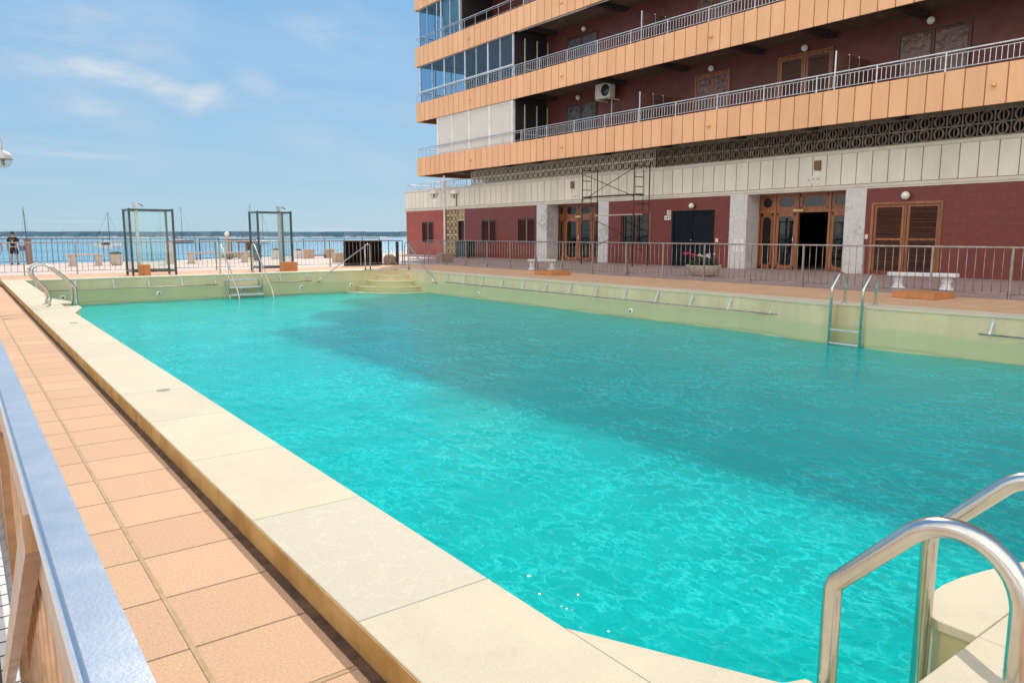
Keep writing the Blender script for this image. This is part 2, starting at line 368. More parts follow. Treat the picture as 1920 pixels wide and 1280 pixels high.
def glassmat(name, tint, alpha_gloss=1.45, dirt=.12, dc=(.6,.68,.62)):
    m, nt, N, L, B = newmat(name); N.remove(B); out = N['Material Output']; co = coords(N, L)
    tr = N.new('ShaderNodeBsdfTransparent'); tr.inputs[0].default_value = (*tint, 1)
    df = N.new('ShaderNodeBsdfDiffuse'); df.inputs[0].default_value = (*dc, 1)
    tl = N.new('ShaderNodeBsdfTranslucent'); tl.inputs[0].default_value = (*dc, 1)
    ad = N.new('ShaderNodeMixShader'); L.new(df.outputs[0], ad.inputs[1]); L.new(tl.outputs[0], ad.inputs[2])
    ms = N.new('ShaderNodeMixShader'); L.new(ramp(N, L, noise(N, L, co, 2, 5, .6), .3, .75, dirt*.4, dirt*1.6), ms.inputs[0]); L.new(tr.outputs[0], ms.inputs[1]); L.new(ad.outputs[0], ms.inputs[2])
    gl = N.new('ShaderNodeBsdfGlossy'); gl.inputs['Roughness'].default_value = .02
    lw_ = N.new('ShaderNodeLayerWeight'); lw_.inputs[0].default_value = .5; f0 = ((alpha_gloss-1)/(alpha_gloss+1))**2
    fr = math_(N, L, 'ADD', math_(N, L, 'MULTIPLY', math_(N, L, 'POWER', lw_.outputs['Facing'], 4.), .6), f0)
    m2 = N.new('ShaderNodeMixShader'); L.new(fr, m2.inputs[0]); L.new(ms.outputs[0], m2.inputs[1]); L.new(gl.outputs[0], m2.inputs[2])
    L.new(m2.outputs[0], out.inputs['Surface']); return m
M['glass'] = glassmat('shower_glass', (.96,.99,.98), 1.35, .03, (.5,.7,.66))
M['win_glass'] = glassmat('window_glass', (.55,.72,.82), 1.7, .02)
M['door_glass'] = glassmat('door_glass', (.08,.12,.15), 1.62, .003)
M['clear'] = glassmat('lamp_glass', (.9,.9,.86), 1.45, .1, (.7,.7,.65))

# ---------------------------------------------------------------- setting
M['nosing'] = basic('step_nosing', (.74,.68,.44), (.62,.56,.34), .6, 0, 3, .04)
# pool outlines (metres): X across, Y away from the viewer
XL, XR, YN, YF = 1.62, 14.25, .95, 26.8
CZ = .12
EAR = [(2.75,1.12),(2.79,1.155),(2.86,1.18),(2.95,1.195),(3.05,1.198),(3.17,1.185),(3.32,1.15),(3.5,1.10),(3.7,1.045),(4.0,.98)]
loop = [(XL,1.85),(1.95,1.20),(2.03,1.17),(2.03,.95),(2.73,.95),(2.73,1.08)]+EAR+[(4.3,.95),
        (XR,.95),(XR,5.0),(14.06,6.4),(14.0,6.7),(14.0,7.32),(XR,7.32),(XR,8.02),(14.0,8.02),(14.0,8.7),(14.06,9.0),(XR,10.4),
        (XR,YF),(XL,YF),(XL,18.9),(1.83,17.9),(1.86,17.7),(1.86,17.42),(XL,17.42),(XL,16.72),(1.86,16.72),(1.86,16.3),(1.83,16.15),(XL,15.2)]
# coping
cp = MB(); g = .0013
def strip_y(x0, x1, cuts):
    for a, b in zip(cuts[:-1], cuts[1:]):
        r = .999 if (x0 < 2 and abs(a-2.33) < .01) else random.random()*.95
        cp.prism([(x0,a+g),(x1,a+g),(x1,b-g),(x0,b-g)], CZ-.035, CZ, .003, rnd=r)
cutsL = [.37+.58] + [2.33+1.19*i for i in range(-0, 21)]; cutsL = [.95, 2.33] + [2.33+1.19*i for i in range(1, 21)] + [YF]
strip_y(1.05, XL, cutsL)
cutsR = [.95] + [.95+1.175*i for i in range(1, 22)] + [YF]
strip_y(XR, 14.83, cutsR)
x = 1.05; xs = [1.05, 2.03, 2.73, 4.3]
while xs[-1] < 13.6: xs.append(xs[-1]+1.2)
xs[-1] = 14.83
for a, b in zip(xs[:-1], xs[1:]):
    cp.prism([(a+g,.37),(b-g,.37),(b-g,.95-g),(a+g,.95-g)], CZ-.035, CZ, .003, rnd=random.random()*.95)
xs = [1.05]
while xs[-1] < 12.6: xs.append(xs[-1]+1.2)
xs += [13.72]
for a, b in zip(xs[:-1], xs[1:]):
    cp.prism([(a+g,YF+g),(b-g,YF+g),(b-g,27.4),(a+g,27.4)], CZ-.035, CZ, .003, rnd=random.random()*.95)
cp.prism([(13.72+g,YF+g),(14.05,YF+g),(14.55,27.15),(14.83,YF+g),(14.83,27.4),(13.72+g,27.4)], CZ-.035, CZ, .003)
for e in ([(XL+g,1.85),(1.95,1.20),(2.03-g,1.17),(2.03-g,.95+g),(XL+g,.95+g)], [(2.73+g,.95+g),(2.73+g,1.08)]+EAR+[(4.3,.95+g)],
          [(XR-g,5.0),(14.06,6.4),(14.0,6.7),(14.0,7.32),(XR-g,7.32)], [(XR-g,8.02),(14.0,8.02),(14.0,8.7),(14.06,9.0),(XR-g,10.4)],
          [(XL+g,18.9),(1.83,17.9),(1.86,17.7),(1.86,17.42),(XL+g,17.42)], [(XL+g,16.72),(1.86,16.72),(1.86,16.3),(1.83,16.15),(XL+g,15.2)]):
    cp.prism(e, CZ-.035, CZ, .003, rnd=.5)
struct(cp.build('pool_coping', M['coping']))
# rendered plinth carrying the coping (outer side faces) and the pool shell
pl = MB()
pl.box(1.065,1.60,.40,27.38,-.02,CZ-.035).box(14.28,14.815,.40,27.38,-.02,CZ-.035).box(1.60,14.28,.385,.92,-.02,CZ-.035).box(1.60,13.7,26.83,27.385,-.02,CZ-.035)
pl.box(1.044,1.0495,.368,27.4,-.02,CZ-.006).box(1.05,14.83,.364,.3695,-.02,CZ-.006)
struct(pl.build('coping_plinth', M['ochre']))
sh = MB(); n = len(loop); cx, cy = 8, 13
wl = []
for i in range(n):
    p = Vector(loop[i]); q = Vector(loop[i-1]); r = Vector(loop[(i+1)%n])
    e1 = (p-q).normalized(); e2 = (r-p).normalized(); m_ = Vector((e1.y,-e1.x))+Vector((e2.y,-e2.x))
    m_ = m_/max(.5, m_.length_squared/2); wl.append((p.x+m_.x*.02, p.y+m_.y*.02))
for i in range(n):
    a, b = wl[i], wl[(i+1)%n]
    sh.quad((*a,CZ-.036),(*b,CZ-.036),(*b,-2.6),(*a,-2.6), rnd=.5)
sh.build('pool_wall', M['poolwall'], normals=False)['kind'] = 'structure'
fl = MB()
for y0, y1, z0, z1 in ((-.2,12,-2.35,-2.3),(12,19,-2.3,-1.9),(19,23,-1.9,-1.45)):
    fl.quad((1.2,y0,z0),(14.7,y0,z0),(14.7,y1,z1),(1.2,y1,z1))
f3 = MB(); f3.quad((1.2,23,-1.45),(14.7,23,-1.45),(14.7,27.2,-1.12),(1.2,27.2,-1.12)); struct(f3.build('pool_floor', M['poolwall']))
struct(fl.build('pool_floor', M['poolfloor']))
# rounded corner steps going down into the water
stp = MB()
for r, zt in ((.95,-.07),(1.33,-.27),(1.78,-.47),(2.25,-.67),(2.7,-.87),(3.15,-1.07)):
    cxx, cyy = XR+.02, YF+.02
    pts = [(cxx, cyy)]+[(cxx-r*math.cos(R(a)), cyy-r*math.sin(R(a))) for a in [90*i/18 for i in range(19)]]
    stp.prism(pts, -2.2 if zt < -1 else zt-.2, zt, .02)
so_ = stp.build('corner_steps', M['poolwall']); tag(so_, 'rounded pale yellow steps descending into the far right pool corner', 'pool steps')
for r, zt in ((.95,-.07),(1.33,-.27),(1.78,-.47),(2.25,-.67)):
    ns = MB(); aa = [90*i/18 for i in range(19)]
    po = [(XR+.02-(r+.03)*math.cos(R(a)), YF+.02-(r+.03)*math.sin(R(a))) for a in aa]; pi_ = [(XR+.02-(r-.09)*math.cos(R(a)), YF+.02-(r-.09)*math.sin(R(a))) for a in aa[::-1]]
    ns.prism(po+pi_, zt-.045, zt+.006); ns.build('nosing', M['nosing'], so_)
# water
wo = [(x+(.03 if x > 8 else -.03)*(abs(x-8)>5.5), y+(.03 if y > 20 else (-.03 if y < 1.9 else 0))) for x, y in wl]
wm = MB(); wm.prism(wo, -2.7, WZ)
struct(wm.build('pool_water', M['water']))
# deck, promenade, plaza
dk = MB()
for x0, x1, y0, y1 in ((.085,1.06,-8,27.39),(1.06,19.35,-8,.39),(14.82,19.35,.39,27.39),(.085,19.35,27.39,32.8)):
    dk.box(x0,x1,y0,y1,-.3,0)
struct(dk.build('pool_deck', M['deck']))
dj = MB(); dj.box(.565,.583,-8,32.8,-.01,.003).box(.583,1.05,2.238,2.256,-.01,.0026).box(.102,.565,2.238,2.256,-.01,.0026)
gs = MB(); gs.box(1.002,1.043,-8,27.4,-.01,.0045); struct(gs.build('gutter_strip', basic('dirty_gutter', (.16,.085,.045), (.07,.038,.022), .9, 0, 12)))  # dark strip deepens the coping's shadow on the tiles, with gutter dirt
struct(dj.build('deck_joint', basic('joint_mortar', (.50,.34,.19), (.38,.26,.14), .8, 0, 20)))
pv = MB(); pv.box(-40,.085,-20,32.8,-.3,0); struct(pv.build('outer_pavement', M['white_pave']))
pz = MB(); pz.box(19.35,60,-20,46,-.3,0); struct(pz.build('plaza_paving', M['plaza']))
pr = MB()
pr.prism([(-60,32.8),(19.35,32.8),(19.35,46),(60,46),(60,60),(30,56.5),(19,51),(9,45.8),(-60,44.2)], -3.2, 0)
struct(pr.build('promenade', M['prom']))
gp = MB(); gp.box(19.352,19.75,-8,33,-.1,.012); struct(gp.build('deck_kerb', M['plaza']))
sea = MB(); sea.quad((-9000,20,-2.2),(14000,20,-2.2),(14000,16000,-2.2),(-9000,16000,-2.2)); struct(sea.build('sea_water', M['sea']))
# breakwater across the bay
hd = Vector((.598,.801)); sd = Vector((.801,-.598)); bw = MB()
c0 = hd*790
for i in range(170):
    a = -1700+20*i; p = c0+sd*a; hh = 4.4+random.uniform(-.25,.25)
    q0 = p; q1 = p+sd*20.5
    d = hd*(9+random.uniform(-2,2))
    v = [(*q0,-2.4),(*q1,-2.4),(*(q1+d),hh),(*(q0+d),hh),(*(q1+d*3),hh),(*(q0+d*3),hh),(*(q1+d*3),-2.4),(*(q0+d*3),-2.4)]
    bw._add(v, [(0,1,2,3),(3,2,4,5),(5,4,6,7),(0,3,5,7),(1,6,4,2)])
struct(bw.build('breakwater', M['rock']))

# ---------------------------------------------------------------- apartment building
bld = thing('apartment_building', 'large apartment block with orange balcony bands over a maroon ground floor', 'building', (34,22,0))
def part(mb, name, mat, parent=None, label=None):
    o = mb.build(name, M[mat] if isinstance(mat, str) else mat, parent or bld)
    if label: o['label'] = label
    return o
FX = 28.0
def wall_with_holes(y0, y1, z0, z1, holes, x0=FX, x1=FX+.22):
    w = MB(); ys = sorted({y0, y1, *[h[0] for h in holes], *[h[1] for h in holes]})
    for a, b in zip(ys[:-1], ys[1:]):
        hs = [h for h in holes if h[0] <= a+1e-6 and h[1] >= b-1e-6]
        if not hs: w.box(x0,x1,a,b,z0,z1, rnd=.5)
        else:
            h = hs[0]
            if h[2] > z0: w.box(x0,x1,a,b,z0,h[2], rnd=.5)
            if h[3] < z1: w.box(x0,x1,a,b,h[3],z1, rnd=.5)
    return w
BT = 3.27
part(wall_with_holes(45.4,51,-.1,BT,[(47.0,48.55,1.0,2.36)]), 'end_wall', 'redwall', label='brick red end wall')
part(wall_with_holes(34.95,42.85,-.1,BT,[(39.15,40.75,1.0,2.42),(35.15,36.8,1.0,2.44)]), 'ground_wall', 'maroon')
part(wall_with_holes(21.1,28.85,-.1,BT,[(26.0,27.95,.95,2.52),(22.0,24.42,-.1,2.6)]), 'ground_wall', 'maroon')
part(wall_with_holes(-6,14.87,-.1,BT,[(12.15,14.6,.12,2.6)]), 'ground_wall', 'maroon')
for a, b in ((34.0,34.95),(28.85,29.63),(20.2,21.1),(14.87,15.7)):
    c = MB(); c.box(FX-.025,FX+.92,a,b,-.05,BT); part(c, 'marble_column', 'marble')
# interior shell (dark rooms behind doors and lattices)
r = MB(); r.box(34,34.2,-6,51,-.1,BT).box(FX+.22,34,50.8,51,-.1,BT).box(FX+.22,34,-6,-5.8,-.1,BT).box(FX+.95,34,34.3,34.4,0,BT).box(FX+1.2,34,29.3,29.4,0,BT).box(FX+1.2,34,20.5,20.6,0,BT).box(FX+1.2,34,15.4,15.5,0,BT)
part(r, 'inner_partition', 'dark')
# band and cornice
b = MB(); bk = MB()
y = -6.
bk.box(FX+.012,42,-6,51.2,BT+.12,4.70); part(bk, 'band_backing', 'groove')
while y < 51.1:
    w_ = .61 if y < 49 else .52
    b.bbox(FX-.02,FX+.05,y+.017,min(51.2,y+w_)-.017,BT+.15,4.60,.006); y += w_
part(b, 'cream_band', 'cream_band')
c = MB(); c.box(FX-.05,42,-6,51.25,4.605,4.735).box(FX-.06,34,-6,51.25,BT+.02,BT+.125).box(FX-.03,34,-6,51.2,BT-.05,BT+.018)
part(c, 'cornice', 'cornice')
# lattice above the band
def lattice(ys, zs, w, h, t, x0, x1, pat=True):
    m_ = MB()
    for yy in ys:
        for z in zs:
            cy_, cz_ = yy+w/2, z+h/2; rr = (w*.36, h*.48); n_ = 14
            for k in range(n_):
                a0, a1 = 2*PI*k/n_, 2*PI*(k+1)/n_
                P = [(cy_+(rr[0]+s_*t)*math.cos(a), cz_+(rr[1]+s_*t*.6)*math.sin(a)) for a in (a0, a1) for s_ in (-1, .0)]
                v = [(x0,P[0][0],P[0][1]),(x0,P[1][0],P[1][1]),(x0,P[3][0],P[3][1]),(x0,P[2][0],P[2][1])]
                v += [(x1,p[1],p[2]) for p in v]
                m_._add(v, [(0,1,2,3),(7,6,5,4),(0,3,7,4),(1,5,6,2)])
            # inner lens blade and side bars
            m_.box(x0+.01,x1-.01,cy_-.012,cy_+.012,z+.05,z+h-.05)
            m_.box(x0+.002,x1-.002,yy-.018,yy+.018,z,z+h)
    for z in list(zs)+[zs[-1]+h]:
        m_.box(x0-.004,x1+.004,ys[0]-.02,ys[-1]+w+.02,z-.022,z+.022)
    return m_
lw = .5
nA = int((25.75-(-5))/lw); nB = int((42.4-25.75)/lw)
part(lattice([25.75-lw*(i+1) for i in range(nA)][::-1], [4.78,5.20], lw, .42, .05, FX+.12, FX+.22), 'lattice_screen', 'lat_b', label='weathered brown lattice screen')  # nearer stretch in a darker brown than the cream one beyond
part(lattice([25.79+lw*i for i in range(nB)], [4.78,5.20], lw, .42, .05, FX+.12, FX+.165), 'lattice_screen', 'lat_w', label='cream lattice screen')
t_ = MB(); t_.box(FX+.12,FX+.24,-5,42.4,5.65,5.86); part(t_, 'lattice_lintel', 'lat_b')
t_ = MB(); t_.box(FX+1.4,FX+1.6,-5,42.4,4.74,5.86); part(t_, 'service_wall', 'dark')
t_ = MB(); t_.box(FX+.7,FX+.75,43.72,45.4,0,BT).box(FX+.45,FX+.5,42.87,43.72,2.5,BT); part(t_, 'lattice_backing', 'dark')
# tall lattice by the lamp post and the small door
part(lattice([43.75,44.25,44.75], [.12+.45*i for i in range(7)], .5, .45, .05, FX+.02, FX+.055), 'lattice_screen', 'lat_g', label='yellowish lattice column beside the small door')
part(lattice([42.87,43.3], [2.5,2.85], .43, .35, .06, FX+.05, FX+.16), 'lattice_screen', 'lat_g')
d_ = MB(); d_.box(FX+.3,FX+.36,42.9,43.7,0,2.46); part(d_, 'small_door', 'shutter_dk')
f_ = MB(); f_.box(FX+.02,FX+.18,42.85,42.93,0,BT).box(FX+.02,FX+.18,42.93,43.72,2.44,2.5); part(f_, 'door_frame', 'lat_g')
# shuttered windows on the left
def shutters(y0, y1, z0, z1, mat='shutter_dk', parent=None):
    fr_ = MB(); fr_.box(FX-.03,FX+.1,y0-.09,y0,z0,z1+.07).box(FX-.03,FX+.1,y1,y1+.09,z0,z1+.07).box(FX-.03,FX+.1,y0,y1,z1,z1+.07).box(FX-.05,FX+.1,y0-.09,y1+.09,z0-.07,z0)
    o = part(fr_, 'window_frame', 'rust'); ymid = (y0+y1)/2
    for a, b2 in ((y0+.03, ymid-.035), (ymid+.035, y1-.03)):
        s_ = MB(); s_.box(FX+.02,FX+.06,a,a+.06,z0+.02,z1-.02).box(FX+.02,FX+.06,b2-.06,b2,z0+.02,z1-.02).box(FX+.02,FX+.06,a+.06,b2-.06,z1-.09,z1-.02).box(FX+.02,FX+.06,a+.06,b2-.06,z0+.02,z0+.09)
        z = z0+.1
        while z < z1-.12:
            s_.obox((FX+.05,(a+b2)/2,z+.02), (.016,0,.014), (0,(b2-a)/2-.06,0), (-.002,0,.003)); z += .045
        s_.box(FX+.085,FX+.095,a,b2,z0,z1)
        s_.build('shutter', M[mat], o)
    mu = MB(); mu.box(FX+.0,FX+.08,ymid-.033,ymid+.033,z0,z1); mu.build('mullion', M['pillar'], o)
shutters(47.0,48.55,1.0,2.36); shutters(39.15,40.75,1.0,2.42); shutters(35.15,36.8,1.0,2.44)
# dark window behind the scaffold
w = MB(); w.box(FX+.1,FX+.16,26.0,27.95,.95,1.0).box(FX+.1,FX+.16,26.0,26.06,1.0,2.52).box(FX+.1,FX+.16,27.89,27.95,1.0,2.52).box(FX+.1,FX+.16,26.9,26.98,1.0,2.46).box(FX+.1,FX+.16,26.06,27.89,2.46,2.52)
o = part(w, 'window_frame', 'rust'); w = MB(); w.box(FX+.12,FX+.13,26.06,27.89,1.0,2.46); w.build('pane', M['door_glass'], o)
w = MB(); w.box(FX-.012,FX+.02,25.86,25.99,.95,2.6); part(w, 'window_trim', 'wood')
# blue-black double shutter door
w = MB(); w.box(FX-.02,FX+.1,21.95,22.06,0,2.62).box(FX-.02,FX+.1,24.36,24.47,0,2.62).box(FX-.02,FX+.1,22.06,24.36,2.54,2.62)
o = part(w, 'dark_door', 'navy')
w = MB()
for a, b2 in ((22.08,23.19),(23.23,24.34)):
    w.box(FX+.03,FX+.07,a,b2,.02,2.53)
    z = .1
    while z < 2.45: w.obox((FX+.03,(a+b2)/2,z), (.012,0,.016), (0,(b2-a)/2-.07,0), (-.002,0,.004)); z += .06
w.build('door_leaf', M['navy'], o)
w = MB(); w.ball((FX+.0,23.27,1.22),.035); w.build('handle', M['steel'], o)
# louvred wooden door, right of the columns
w = MB(); w.box(FX-.03,FX+.1,12.08,12.17,0,2.68).box(FX-.03,FX+.1,14.55,14.64,0,2.68).box(FX-.03,FX+.1,12.17,14.55,2.6,2.68).box(FX-.01,FX+.1,13.33,13.40,0,2.6)
o = part(w, 'louvred_door', 'wood')
for a, b2 in ((12.19,13.31),(13.42,14.53)):
    w = MB(); w.box(FX+.01,FX+.06,a,a+.09,.03,2.58).box(FX+.01,FX+.06,b2-.09,b2,.03,2.58).box(FX+.01,FX+.06,a+.09,b2-.09,2.5,2.58).box(FX+.01,FX+.06,a+.09,b2-.09,.03,.14).box(FX+.01,FX+.06,a+.09,b2-.09,1.28,1.36)
    lf = w.build('door_leaf', M['wood'], o)
    w = MB(); z = .16
    while z < 2.48:
        if not 1.25 < z < 1.37: w.obox((FX+.045,(a+b2)/2,z+.03), (.022,0,.022), (0,(b2-a)/2-.092,0), (-.003,0,.004))
        z += .055
    w.box(FX+.085,FX+.095,a,b2,.03,2.58); w.build('louvre', M['wood_dk'], lf)
# entrance doors: wooden frames with rounded panes
def pane_panel(mb, gb, y0, y1, z0, z1, x, br, r, oval=False, pane=True):
    """wooden panel with a rounded opening (mb) and its glass (gb)"""
    iy0, iy1, iz0, iz1 = y0+br, y1-br, z0+br*1.1, z1-br*1.1
    r = min(r, (iy1-iy0)/2-.001, (iz1-iz0)/2-.001); K = 6; inner = []; outer = []
    for cy_, cz_, a0 in ((iy1-r,iz1-r,0),(iy0+r,iz1-r,90),(iy0+r,iz0+r,180),(iy1-r,iz0+r,270)):
        for k in range(K+1):
            a = R(a0+90*k/K); inner.append((cy_+r*math.cos(a), cz_+r*math.sin(a)))
    for (a, b2) in inner:
        # project to outer rectangle by corner quadrant
        cy_, cz_ = (y0+y1)/2, (z0+z1)/2; dy, dz = a-cy_, b2-cz_
        s_ = min((y1-y0)/2/max(abs(dy),1e-6), (z1-z0)/2/max(abs(dz),1e-6)); outer.append((cy_+dy*s_, cz_+dz*s_))
    nn = len(inner)
    # force true corners
    for i, (cy_, cz_) in zip((K//2, K+1+K//2, 2*(K+1)+K//2, 3*(K+1)+K//2), ((y1,z1),(y0,z1),(y0,z0),(y1,z0))): outer[i] = (cy_, cz_)
    v = []; 
    for xx in (x, x+.05):
        v += [(xx,a,b2) for a, b2 in outer]+[(xx,a,b2) for a, b2 in inner]
    fs = []
    for i in range(nn):
        j = (i+1)%nn
        fs += [(i,j,nn+j,nn+i), (2*nn+i,3*nn+i,3*nn+j,2*nn+j), (nn+i,nn+j,3*nn+j,3*nn+i), (i,2*nn+i,2*nn+j,j)]
    mb._add(v, fs)
    if pane: gb.box(x+.022,x+.028,iy0-.02,iy1+.02,iz0-.02,iz1+.02)
def entrance(bays, openbay, x, zt, y_lo, y_hi, label):
    f = MB(); gb = MB(); ys = [b[0] for b in bays]+[bays[-1][1]]
    f.box(x-.04,x+.1,y_lo,ys[0],0,zt)
    f.box(x-.04,x+.1,ys[-1],y_hi,0,zt)
    for yy in ys[1:-1]: f.box(x-.04,x+.1,yy-.05,yy+.05,0,zt)
    for i, (a, b2) in enumerate(bays):
        a2 = a+(.05 if i else 0); b3 = b2-(.05 if i < len(bays)-1 else 0)
        f.box(x-.02,x+.08,a2,b3,2.42,2.52)
        pane_panel(f, gb, a2, b3, 2.52, zt, x, .13, .2)
        if i != openbay: pane_panel(f, gb, a2, b3, .02, 2.42, x, .14, .2)
    o = part(f, 'entrance_door', 'wood', label=label); gb.build('pane', M['door_glass'], o); return o
e1 = entrance([(30.1,31.1),(31.1,32.25),(32.25,33.45),(33.45,34.0)], None, 28.9, 3.22, 29.63, 34.02, 'closed glazed wooden entrance')
e2 = entrance([(15.75,16.85),(16.85,18.3),(18.3,19.4),(19.4,20.15)], 1, 28.9, 3.22, 15.7, 20.2, 'glazed wooden entrance with one leaf open')
for yy, o in ((32.2,e1),(18.25,e2)):
    w = MB(); w.bbox(28.80,28.86,yy-.24,yy+.24,2.45,2.56,.01); w.build('name_plate', M['lat_g'], o)
w = MB(); w.tube([(28.83,32.15,1.0),(28.83,32.15,1.5)],.02,8); w.build('handle', M['steel'], e1)
w = MB(); w.tube([(28.83,18.45,1.0),(28.83,18.45,1.45)],.02,8); w.build('handle', M['steel'], e2)
# notices, plates, lamps on the ground floor
def plate(name, y0, y1, z0, z1, mat='paper', marks=0, parent=None, x=FX-.02):
    w = MB(); w.bbox(x-.02,x,y0,y1,z0,z1,.004); o = part(w, name, mat)
    if marks:
        random.seed(int(y0*10))
        for i in range(marks):
            w = MB()
            yy = y1-(i+.5)*(y1-y0)/marks; hh = (z1-z0)*random.uniform(.2,.35); zc = (z0+z1)/2+random.uniform(-.1,.1)*(z1-z0)
            w.box(x-.0235,x-.0205,yy-(y1-y0)*.09,yy+(y1-y0)*random.uniform(.03,.12),zc-hh/2,zc+hh/2)
            w.build('lettering', M['ink'] if name == 'alarm_sign' else M['pot'], o)
    return o
plate('alarm_sign', 24.55, 24.80, 2.44, 2.66, 'paper', 2, x=FX)
plate('alarm_sign', 24.55, 24.95, 2.20, 2.40, 'paper', 3, x=FX)
plate('doorbell', 21.70, 21.84, 1.15, 1.32, x=FX); plate('doorbell', 14.72, 14.84, 1.33, 1.5, x=FX)
plate('notice', 20.58, 20.82, .72, 1.28, 'white_paper', x=FX-.025) if 'white_paper' in M else plate('notice', 20.58, 20.82, .72, 1.28, 'white_paint', x=FX-.025)
plate('notice', 20.28, 20.50, .72, 1.28, 'white_paint', x=FX-.025)
plate('wall_plaque', 28.95, 29.5, 1.45, 2.1, 'marble', x=FX-.025)
plate('band_plaque', 16.8, 17.42, 3.52, 3.82, 'paper', 3, x=FX-.02)
plate('band_plaque', 31.2, 31.85, 3.45, 3.75, 'cream_band', 3, x=FX-.02)
for yy in (16.95,31.75):
    w = MB(); w.prism([(yy-.14,4.02),(yy+.14,4.05),(yy+.14,4.42),(yy-.14,4.42)], 0, .06)
    w.v = [(FX-.02-p[2], p[0], p[1]) for p in w.v]; part(w, 'bronze_emblem', 'bronze')
w = MB(); w.box(FX-.05,FX-.02,43.7,43.8,3.3,4.3); part(w, 'rusty_pipe', 'rust')
def wall_lamp(y, z, x, r=.13):
    w = MB(); w.lathe([(.07,-.02),(.07,.06)], (x-.05,y,z), 14, 'x'); o = part(w, 'wall_lamp', 'dark_metal')
    w = MB(); w.ball((x-.14,y,z), r); w.build('lamp_globe', M['bulb'], o)
wall_lamp(23.2,2.83,FX); wall_lamp(13.36,2.9,FX,.15)

# ---- upper storeys
UX = 26.4; ST = 3.65; Z0 = 5.52; EY = 46.4
spY = {0:(39.6,30.84,21.16,10.19), 1:(39.6,30.9,21.2), 2:(39.67,30.95)}
for k in range(7):
    zb = Z0+ST*k; zt = zb+1.23
    s_ = MB(); s_.box(UX+.12,41,-5,EY-.1,zb+.32,zb+.52); part(s_, 'balcony_floor', 'ceil')
    f = MB(); bk = MB(); bk.box(UX+.03,UX+.12,-5,EY-.005,zb+.03,zt-.03); 
    bk.box(UX+.12,41,EY-.1,EY-.03,zb+.03,zt-.03)
    part(bk, 'seam', 'orange_dark')
    y = EY; i = 0
    while y > -5:
        w_ = .62 if (i % 7) else .55
        f.bbox(UX,UX+.06,y-w_+.019,y-.019 if i else y,zb,zt,.008); y -= w_; i += 1
    f.box(UX+.06,UX+.14,-5,EY-.02,zt-.028,zt-.002)
    f.box(UX+.06,41,EY-.028,EY,zb,zt)
    part(f, 'balcony_front', 'orange')
    if k < 3:
        for yy in spY[k]:
            w = MB(); w.tube([(UX+.02,yy,zb+.62),(UX-.13,yy,zb+.56)],[.075,.045],8); part(w, 'drain_spout', 'orange')
    # railing
    zr = zt+.62; r_ = MB(); tp = MB()
    far = EY-.08
    tp.tube([(UX+.07,-5,zr),(UX+.07,far,zr)],.026,8); r_.tube([(UX+.07,-5,zr-.1),(UX+.07,far,zr-.1)],.012,6)
    r_.tube([(UX+.07,-5,zt+.09),(UX+.07,far,zt+.09)],.012,6)
    y = far; j = 0
    while y > -5 and k < 4:
        if y < 35.3:
            if j % 14 == 0: r_.box(UX+.05,UX+.09,y-.02,y+.02,zt,zr)
            else: r_.box(UX+.062,UX+.078,y-.009,y+.009,zt+.09,zr-.1)
            y -= .163; j += 1
        elif k == 0: r_.box(UX+.06,UX+.08,y-.01,y+.01,zt,zr); y -= 1.83 if y < 43.8 else .33
        elif k == 1: r_.box(UX+.062,UX+.078,y-.009,y+.009,zt+.09,zr-.1); y -= .26
        else: r_.box(UX+.06,UX+.08,y-.01,y+.01,zt,zr); y -= 1.2
    o = part(tp, 'balcony_railing', 'rail_white')
    if r_.v: r_.build('bar_panel', M['rail_white'], o)
    # side railing at the open far end
    e_ = MB(); e_.tube([(UX+.07,far,zr),(33,far,zr)],.02,6)
    for q in range(20): e_.box(UX+.07+.33*q-.008,UX+.07+.33*q+.008,far-.008,far+.008,zt,zr)
    part(e_, 'balcony_railing', 'rail_white')
    # back wall, ceiling slats, cross beams
    bw_ = MB(); bw_.box(29,29.25,-5,44.2 if k else 42.6,zb+.52,zb+ST+.32, rnd=.5) if k >= 0 else None
    bw_.box(29.25,41,44.0,44.2,zb+.52,zb+ST+.32, rnd=.5) if k else bw_.box(29.25,41,42.4,42.6,zb+.52,zb+ST+.32, rnd=.5)
    part(bw_, 'back_wall', 'maroon_up')
    cs = MB()
    for q in range(18): cs.box(UX+.13+.14*q,UX+.13+.14*q+.125,-5,EY-.12,zb+.295,zb+.319)
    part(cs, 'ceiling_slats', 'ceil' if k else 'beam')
    for yy in (41.87,37.46,34.54,28.9,24.77,20.57,13.65,17.2,9.5,5.2) if k < 3 else ():
        bm_ = MB(); bm_.box(UX+.14,28.0 if k == 0 else 28.95,yy-.16,yy+.16,zb+.1,zb+.293); part(bm_, 'ceiling_beam', 'beam')
# building mass behind (closes the block so that it casts its shadow), and roof
ms_ = MB(); ms_.box(41,41.3,-5,EY,4.74,Z0+ST*7).box(26.5,41,-5.2,-5.02,4.74,Z0+ST*7); part(ms_, 'rear_wall', 'maroon_up')
ms_ = MB(); ms_.box(26.3,41.4,-5.3,EY+.1,Z0+ST*7+.0,Z0+ST*7+.4); part(ms_, 'roof', 'cornice')
